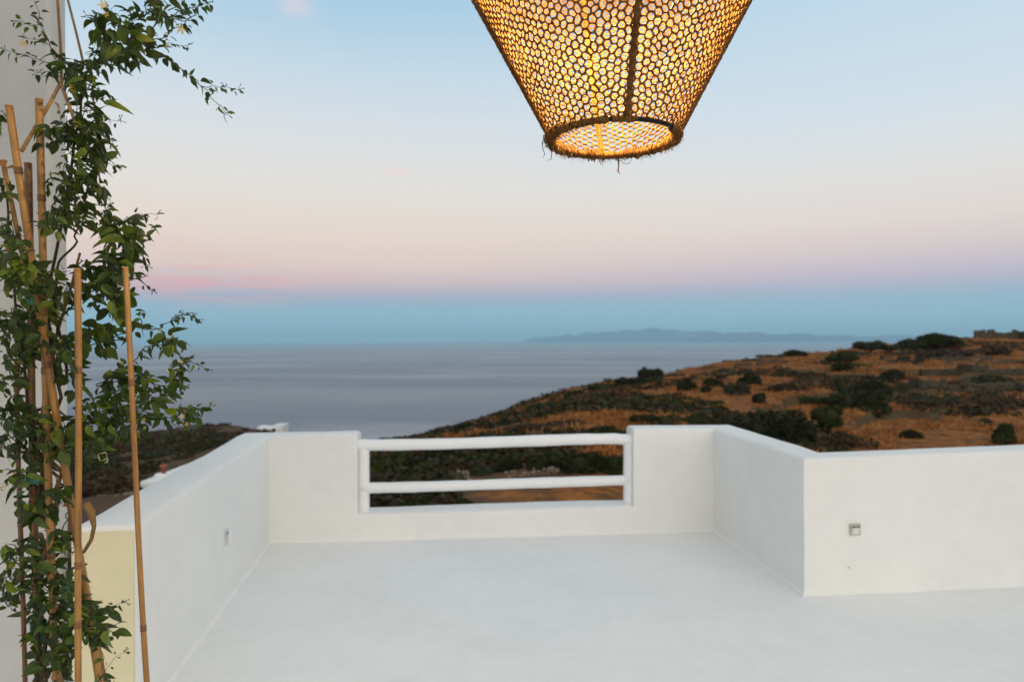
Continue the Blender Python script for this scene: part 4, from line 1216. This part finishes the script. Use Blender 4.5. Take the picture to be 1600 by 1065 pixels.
bush(1428, 548, 42, 22, 'bush_grey', 'grey tree on the skyline left of the largest one', 'olive_tree', 'tree', 'trees on the hillside')
bush(1470, 546, 62, 28, 'bush_green', 'largest tree on the skyline beside the hilltop stone wall', 'olive_tree', 'tree', 'trees on the hillside')

# countless low scrub tufts on the slopes
NS = 16000
px_ = rng.uniform(100, 1650, NS * 3); dep = 16 * (300 / 16) ** rng.uniform(0, 1, NS * 3)
xs = (px_ - 800) / FPX * dep
dens = fbm(xs * .06, dep * .06, 61, 4) + fbm(xs * .3, dep * .3, 67, 2) * .4
leftness = sm((1150 - px_) / 350) - .75 * sm((px_ - 1200) / 150) - .55 * sm((450 - px_) / 80)
fieldz = (px_ > 700) & (px_ < 1040) & (dep < 32)                       # bare ploughed field below the railing
Rm_ = np.interp(px_, R_X, R_Y)
zq = ground_z(xs, dep); pyq = 530.6 - .004 * (px_ - 800) + (1.6 - zq) / dep * FPX
zone = np.zeros(len(xs)); zmat = np.full(len(xs), -1)
for zx, zy, zrx, zry, am, mt in ((1510, 618, 120, 11, 1.2, 3), (1560, 632, 60, 6, .8, 0), (1530, 545, 100, 12, 1.0, 0), (1440, 547, 60, 9, 1.0, 3), (1215, 662, 90, 24, 1.0, 1), (1360, 603, 60, 26, .7, 1),
        (1450, 634, 60, 8, 1.0, 0), (1240, 605, 60, 9, 1.0, 0), (1322, 572, 50, 9, 1.0, 2), (1120, 598, 70, 5, .3, 0), (1310, 688, 70, 10, 1.0, 0), (1430, 682, 30, 7, .8, 1), (1500, 580, 90, 8, .6, 0), (1060, 630, 120, 8, .5, 2), (1560, 600, 60, 6, .9, 3), (1150, 650, 50, 8, .4, 0), (1020, 598, 40, 6, .8, 1)):
    e = ((px_ - zx) / zrx) ** 2 + ((pyq - zy) / zry) ** 2; k_ = np.exp(-e) * am; zmat = np.where(k_ > np.maximum(zone, .3), mt, zmat); zone = np.maximum(zone, k_)
dens = dens + zone * .75 - .10 * (px_ > 950)
ok = (dens + leftness * .34 > .12) & ~fieldz & (dep < Rm_ - 2) & (np.abs(xs) + dep > 11)
zm_ = zmat[ok][:NS]; xs = xs[ok][:NS]; ys = dep[ok][:NS]; zs = ground_z(xs, ys); n = len(xs)
sz_ = rng.uniform(.16, .55, n) * (1 + ys / 160)
NTn = 12
v = rng.normal(size=(n, NTn, 3)); v /= np.linalg.norm(v, axis=2, keepdims=True); v[:, :, 2] = np.abs(v[:, :, 2]) * .75
c = v * sz_[:, None, None] * rng.uniform(.5, 1, (n, NTn, 1)) * np.array([1.3, 1.3, 1.0]) + np.stack([xs, ys, zs], 1)[:, None, :]
t1 = rng.normal(size=(n, NTn, 3)); t1 /= np.linalg.norm(t1, axis=2, keepdims=True); t2 = np.cross(t1, v); t2 /= np.linalg.norm(t2, axis=2, keepdims=True) + 1e-9
ss = sz_[:, None, None] * .34
tv = np.stack([c + t1 * ss, c - t1 * ss * .5 + t2 * ss, c - t1 * ss * .5 - t2 * ss], 2).reshape(-1, 3)
mi0 = rng.choice([0, 1, 2, 3], n, p=[.45, .2, .2, .15]); mi0 = np.where((zm_ >= 0) & (rng.random(n) < .7), zm_, mi0); mi = np.repeat(mi0, NTn)
sc = link('scrub', mesh_np('scrub', tv, np.arange(len(tv)).reshape(-1, 3), mi), [M['bush_dull'], M['bush'], M['bush_green'], M['bush_grey']], smooth=False)
tag(sc, 'low dry scrub covering the hillside', kind='stuff')

# dry grass tufts between the bushes
NG = 16000
px_ = rng.uniform(560, 1650, NG); dep = 14 * (290 / 14) ** rng.uniform(.1, 1, NG); xs = (px_ - 800) / FPX * dep; Rm_ = np.interp(px_, R_X, R_Y)
pyg = 530.6 - .004 * (px_ - 800) + (1.6 - ground_z(xs, dep)) / dep * FPX
ok = (dep < Rm_ - 1) & ~((px_ < 960) & (pyg > 715)) & (fbm(xs * .15, dep * .15, 91, 3) > -.15); xs = xs[ok]; ys = dep[ok]; zs = ground_z(xs, ys); n = len(xs); NTn = 6
sz_ = rng.uniform(.10, .26, n) * (1 + ys / 130)
c = np.stack([xs, ys, zs], 1)[:, None, :] + rng.normal(size=(n, NTn, 3)) * np.array([1.2, .8, .05]) * sz_[:, None, None]
wv = np.stack([np.ones((n, NTn)), rng.uniform(-.5, .5, (n, NTn)), np.zeros((n, NTn))], 2) * sz_[:, None, None] * .30
tip = rng.normal(size=(n, NTn, 3)) * np.array([.5, .4, .15]) * sz_[:, None, None]; tip[:, :, 2] += sz_[:, None] * rng.uniform(.6, 1.3, (n, NTn))
tv = np.stack([c - wv, c + wv, c + tip], 2).reshape(-1, 3)
M['grass1'] = simple('dry_grass_straw', (.35, .128, .028, 1), .9, scale=.4); M['grass2'] = simple('dry_grass_brown', (.20, .082, .022, 1), .9, scale=.4); M['grass3'] = simple('dry_grass_pale', (.36, .18, .055, 1), .9, scale=.4)
gr = link('dry_grass', mesh_np('dry_grass', tv, np.arange(len(tv)).reshape(-1, 3), np.repeat(rng.choice([0, 1, 2], n, p=[.4, .45, .15]), NTn)), [M['grass1'], M['grass2'], M['grass3']], smooth=False)
tag(gr, 'dry straw coloured grass on the terraced slope', kind='stuff')

# stones
def stone_mesh(seed):
    g = random.Random(seed); bm = bmesh.new(); bmesh.ops.create_icosphere(bm, subdivisions=1, radius=1)
    for v in bm.verts: v.co *= g.uniform(.72, 1.15); v.co.z *= .72
    me = bpy.data.meshes.new('stone'); bm.to_mesh(me); bm.free(); return me
stones = [stone_mesh(i) for i in range(6)]; stones_d = [stone_mesh(i + 20) for i in range(6)]
for m_ in stones: m_.materials.append(M['stone'])
for m_ in stones_d: m_.materials.append(M['stone_dark0'])
def stone_wall(path, hpx, spx, label, dark=False, rows=2, name='dry_stone_wall', cat='stone wall', jit=.35, fill=1.0):
    P = [ground_hit(*p) for p in path]; r = empty(name, P[0]); tag(r, label, cat)
    for i in range(len(P) - 1):
        dep = (P[i].y + P[i + 1].y) / 2; s_ = spx / FPX * dep / 2; ln = (P[i + 1] - P[i]).length; k = max(1, int(ln / (s_ * 1.7)))
        for j in range(k):
            for w_ in range(rows):
                if random.random() > fill * (1 - .25 * w_): continue
                q = P[i].lerp(P[i + 1], (j + random.random() * .6) / k); gz = float(ground_z(q.x, q.y))
                sc_ = s_ * random.uniform(.7, 1.3)
                o = bpy.data.objects.new('stone', random.choice(stones_d if dark else stones)); COL.objects.link(o); o.parent = r
                o.location = Vector((q.x + random.gauss(0, s_ * jit), q.y + random.gauss(0, s_ * jit), gz + s_ * (.4 + w_ * hpx / spx * .9))) - P[0]
                o.scale = (sc_, sc_ * .9, sc_ * .8); o.rotation_euler = (random.uniform(-.3, .3), random.uniform(-.3, .3), random.uniform(0, 6))
stone_wall([(612, 752), (650, 748), (684, 752)], 6, 8, 'scattered pale stones between the rails near the left', rows=1, fill=.75, jit=1.2, name='stone_heap', cat='stones')
stone_wall([(688, 752), (704, 747), (732, 752)], 10, 9, 'pale stone heap between the rails with one bright stone on top', rows=3, name='stone_heap', cat='stones', jit=.8)
stone_wall([(792, 748), (815, 745), (838, 742), (874, 740)], 9, 7, 'broken pale dry stone wall seen between rails in the middle', rows=3)

def terr_wall(line, hpx, label, thick=.7, mat='wall_face'):
    """a long dry stone wall following the ground: line = foot pixels"""
    pts = []
    for i in range(len(line) - 1):
        for j in range(6): 
            t = j / 6; pts.append((line[i][0] * (1 - t) + line[i + 1][0] * t, line[i][1] * (1 - t) + line[i + 1][1] * t))
    pts.append(line[-1])
    P = [ground_hit(*q) for q in pts]; dm = sorted(p.y for p in P)[len(P) // 2]
    # keep the wall's course smooth in plan
    ys_ = np.array([p.y for p in P]); ys_ = np.clip(ys_, dm * .8, dm * 1.2); ker = np.ones(5) / 5
    ys_ = np.convolve(np.pad(ys_, 2, mode='edge'), ker, mode='valid')
    Q = []
    for (px, py), y in zip(pts, ys_):
        x = (px - 800) / FPX * y; Q.append((x, float(y)))
    V = []; n = 0; rows = []
    m = 9
    fine = []
    for i in range(len(Q) - 1):
        k = max(2, int(math.hypot(Q[i + 1][0] - Q[i][0], Q[i + 1][1] - Q[i][1]) / .45))
        for j in range(k): fine.append((Q[i][0] + (Q[i + 1][0] - Q[i][0]) * j / k, Q[i][1] + (Q[i + 1][1] - Q[i][1]) * j / k))
    H = hpx / FPX * dm
    for x, y in fine:
        g = float(ground_z(x, y)); h = H * (1 + .22 * float(fbm(x * .5, y * .5, 8, 3)))
        row = [(0, -.6), (0, 0), (.02, .3), (.04, .6), (.08, .85), (.3, 1.0), (.7, 1.0), (.95, .8), (1.0, -.6)]
        for u, v in row:
            V.append((x + random.gauss(0, .07), y + u * thick + random.gauss(0, .08), g + (v * h if v > 0 else v) + random.gauss(0, .05)))
    F = [(i * m + k, i * m + k + 1, (i + 1) * m + k + 1, (i + 1) * m + k) for i in range(len(fine) - 1) for k in range(m - 1)]
    o = link('terrace_wall', mesh('terrace_wall', V, F), [M['stone_dark']], smooth=False); tag(o, label, 'stone wall', 'dry stone terrace walls on the hill'); return o
M['stone_dark'] = bush_mat('terrace_stone', (.040, .034, .022, 1), (.075, .060, .038, 1), (.12, .10, .065, 1))
terr_wall([(1523, 529), (1560, 528), (1600, 528), (1700, 528)], 13, 'dark dry stone wall on top of the hill at the right')
terr_wall([(1378, 564), (1415, 565), (1450, 565)], 7, 'short terrace wall below the skyline trees')
terr_wall([(1452, 563), (1520, 564), (1600, 566), (1680, 567)], 6, 'thin terrace wall, highest of the long ones near the right edge')
terr_wall([(1440, 588), (1500, 587), (1560, 587), (1680, 588)], 11, 'terrace wall above the widest grey one near the right edge')
terr_wall([(1412, 607), (1460, 609), (1520, 611), (1600, 612), (1680, 613)], 14, 'widest grey green terrace wall in the right hillside')
terr_wall([(1290, 592), (1330, 592), (1372, 592)], 7, 'terrace wall left of the slanting row of dark bushes')
terr_wall([(1145, 575), (1190, 569), (1235, 566)], 4, 'thin terrace wall just under the ridge line, left end')
terr_wall([(1085, 590), (1130, 586), (1160, 584)], 4, 'thin terrace wall above the round slope bushes')
terr_wall([(1300, 557), (1340, 556), (1372, 557)], 4, 'thin terrace wall under the leftmost skyline tree')
stone_wall([(150, 776), (185, 774), (215, 770)], 4, 6, 'thin row of pale stones beyond the left parapet end', rows=1, fill=.7)

# lower white house with a terracotta chimney pot (only its roof shows above the left parapet)
hp = at(240, 756, 18.0)
hs = empty('village_house', (hp.x - .2, 19.6, hp.z - 3.2)); tag(hs, 'white roof corner with a terracotta chimney pot beyond the left parapet', 'house')
hx = at(222, 750, 18.1).x - hs.location.x
bm = bmesh.new(); box_bm(bm, hx + 1.5, 0, 1.5, 3.0, 3.0, 3.3); bm_obj('wall', bm, M['plaster'], hs, .05)
bm = bmesh.new(); box_bm(bm, hx + 1.5, -1.45, 3.19, 3.04, .24, .16); box_bm(bm, hx + .1, .1, 3.19, .24, 2.8, .16); bm_obj('roof_edge', bm, M['plaster'], hs, .04)
cq = at(252, 742, 18.3) - hs.location
T = Tubes(); T.add([Vector((cq.x, cq.y, 3.0)), Vector((cq.x, cq.y, cq.z - .02)), Vector((cq.x, cq.y, cq.z + .04)), Vector((cq.x, cq.y, cq.z + .07))], [.24, .19, .15, .06], 16); ch = T.build('chimney', M['plaster'], hs)
T = Tubes(); T.add([Vector((cq.x + .06, cq.y, cq.z + .02)), Vector((cq.x + .06, cq.y, cq.z + .21)), Vector((cq.x + .06, cq.y, cq.z + .22)), Vector((cq.x + .06, cq.y, cq.z + .28))], [.065, .06, .085, .08], 12); T.build('chimney_pot', M['terracotta'], ch)
# far white house
fp = at(421, 674, 190); gz = float(ground_z(fp.x, fp.y))
fh = empty('white_house', (fp.x, fp.y, min(gz, fp.z) - 2)); tag(fh, 'tiny white house on the headland above the left wall corner', 'house')
base = fh.location.z; sc1 = 190 / FPX
def fhbox(name, x0, x1, ytop, mat, dz=6.0, y0=0.0, parent=fh):
    zt = at(421, ytop, 190).z - base; bm = bmesh.new(); box_bm(bm, ((x0 + x1) / 2 - 421) * sc1, dz / 2 + y0, zt / 2, (x1 - x0) * sc1, dz, zt); return bm_obj(name, bm, mat, parent, .08)
fhbox('wall', 404, 436, 668.5, M['plaster']); fhbox('side_room', 425, 441, 664.5, M['plaster'], 5, .4); fhbox('terrace_wall', 401, 409, 666.5, M['plaster'], 4, .3)
zt = at(421, 671, 190).z - base; bm = bmesh.new(); box_bm(bm, (428 - 421) * sc1, -.03, zt, 5 * sc1, .12, 3.5 * sc1); bm_obj('window', bm, M['dark_glass'], fh)
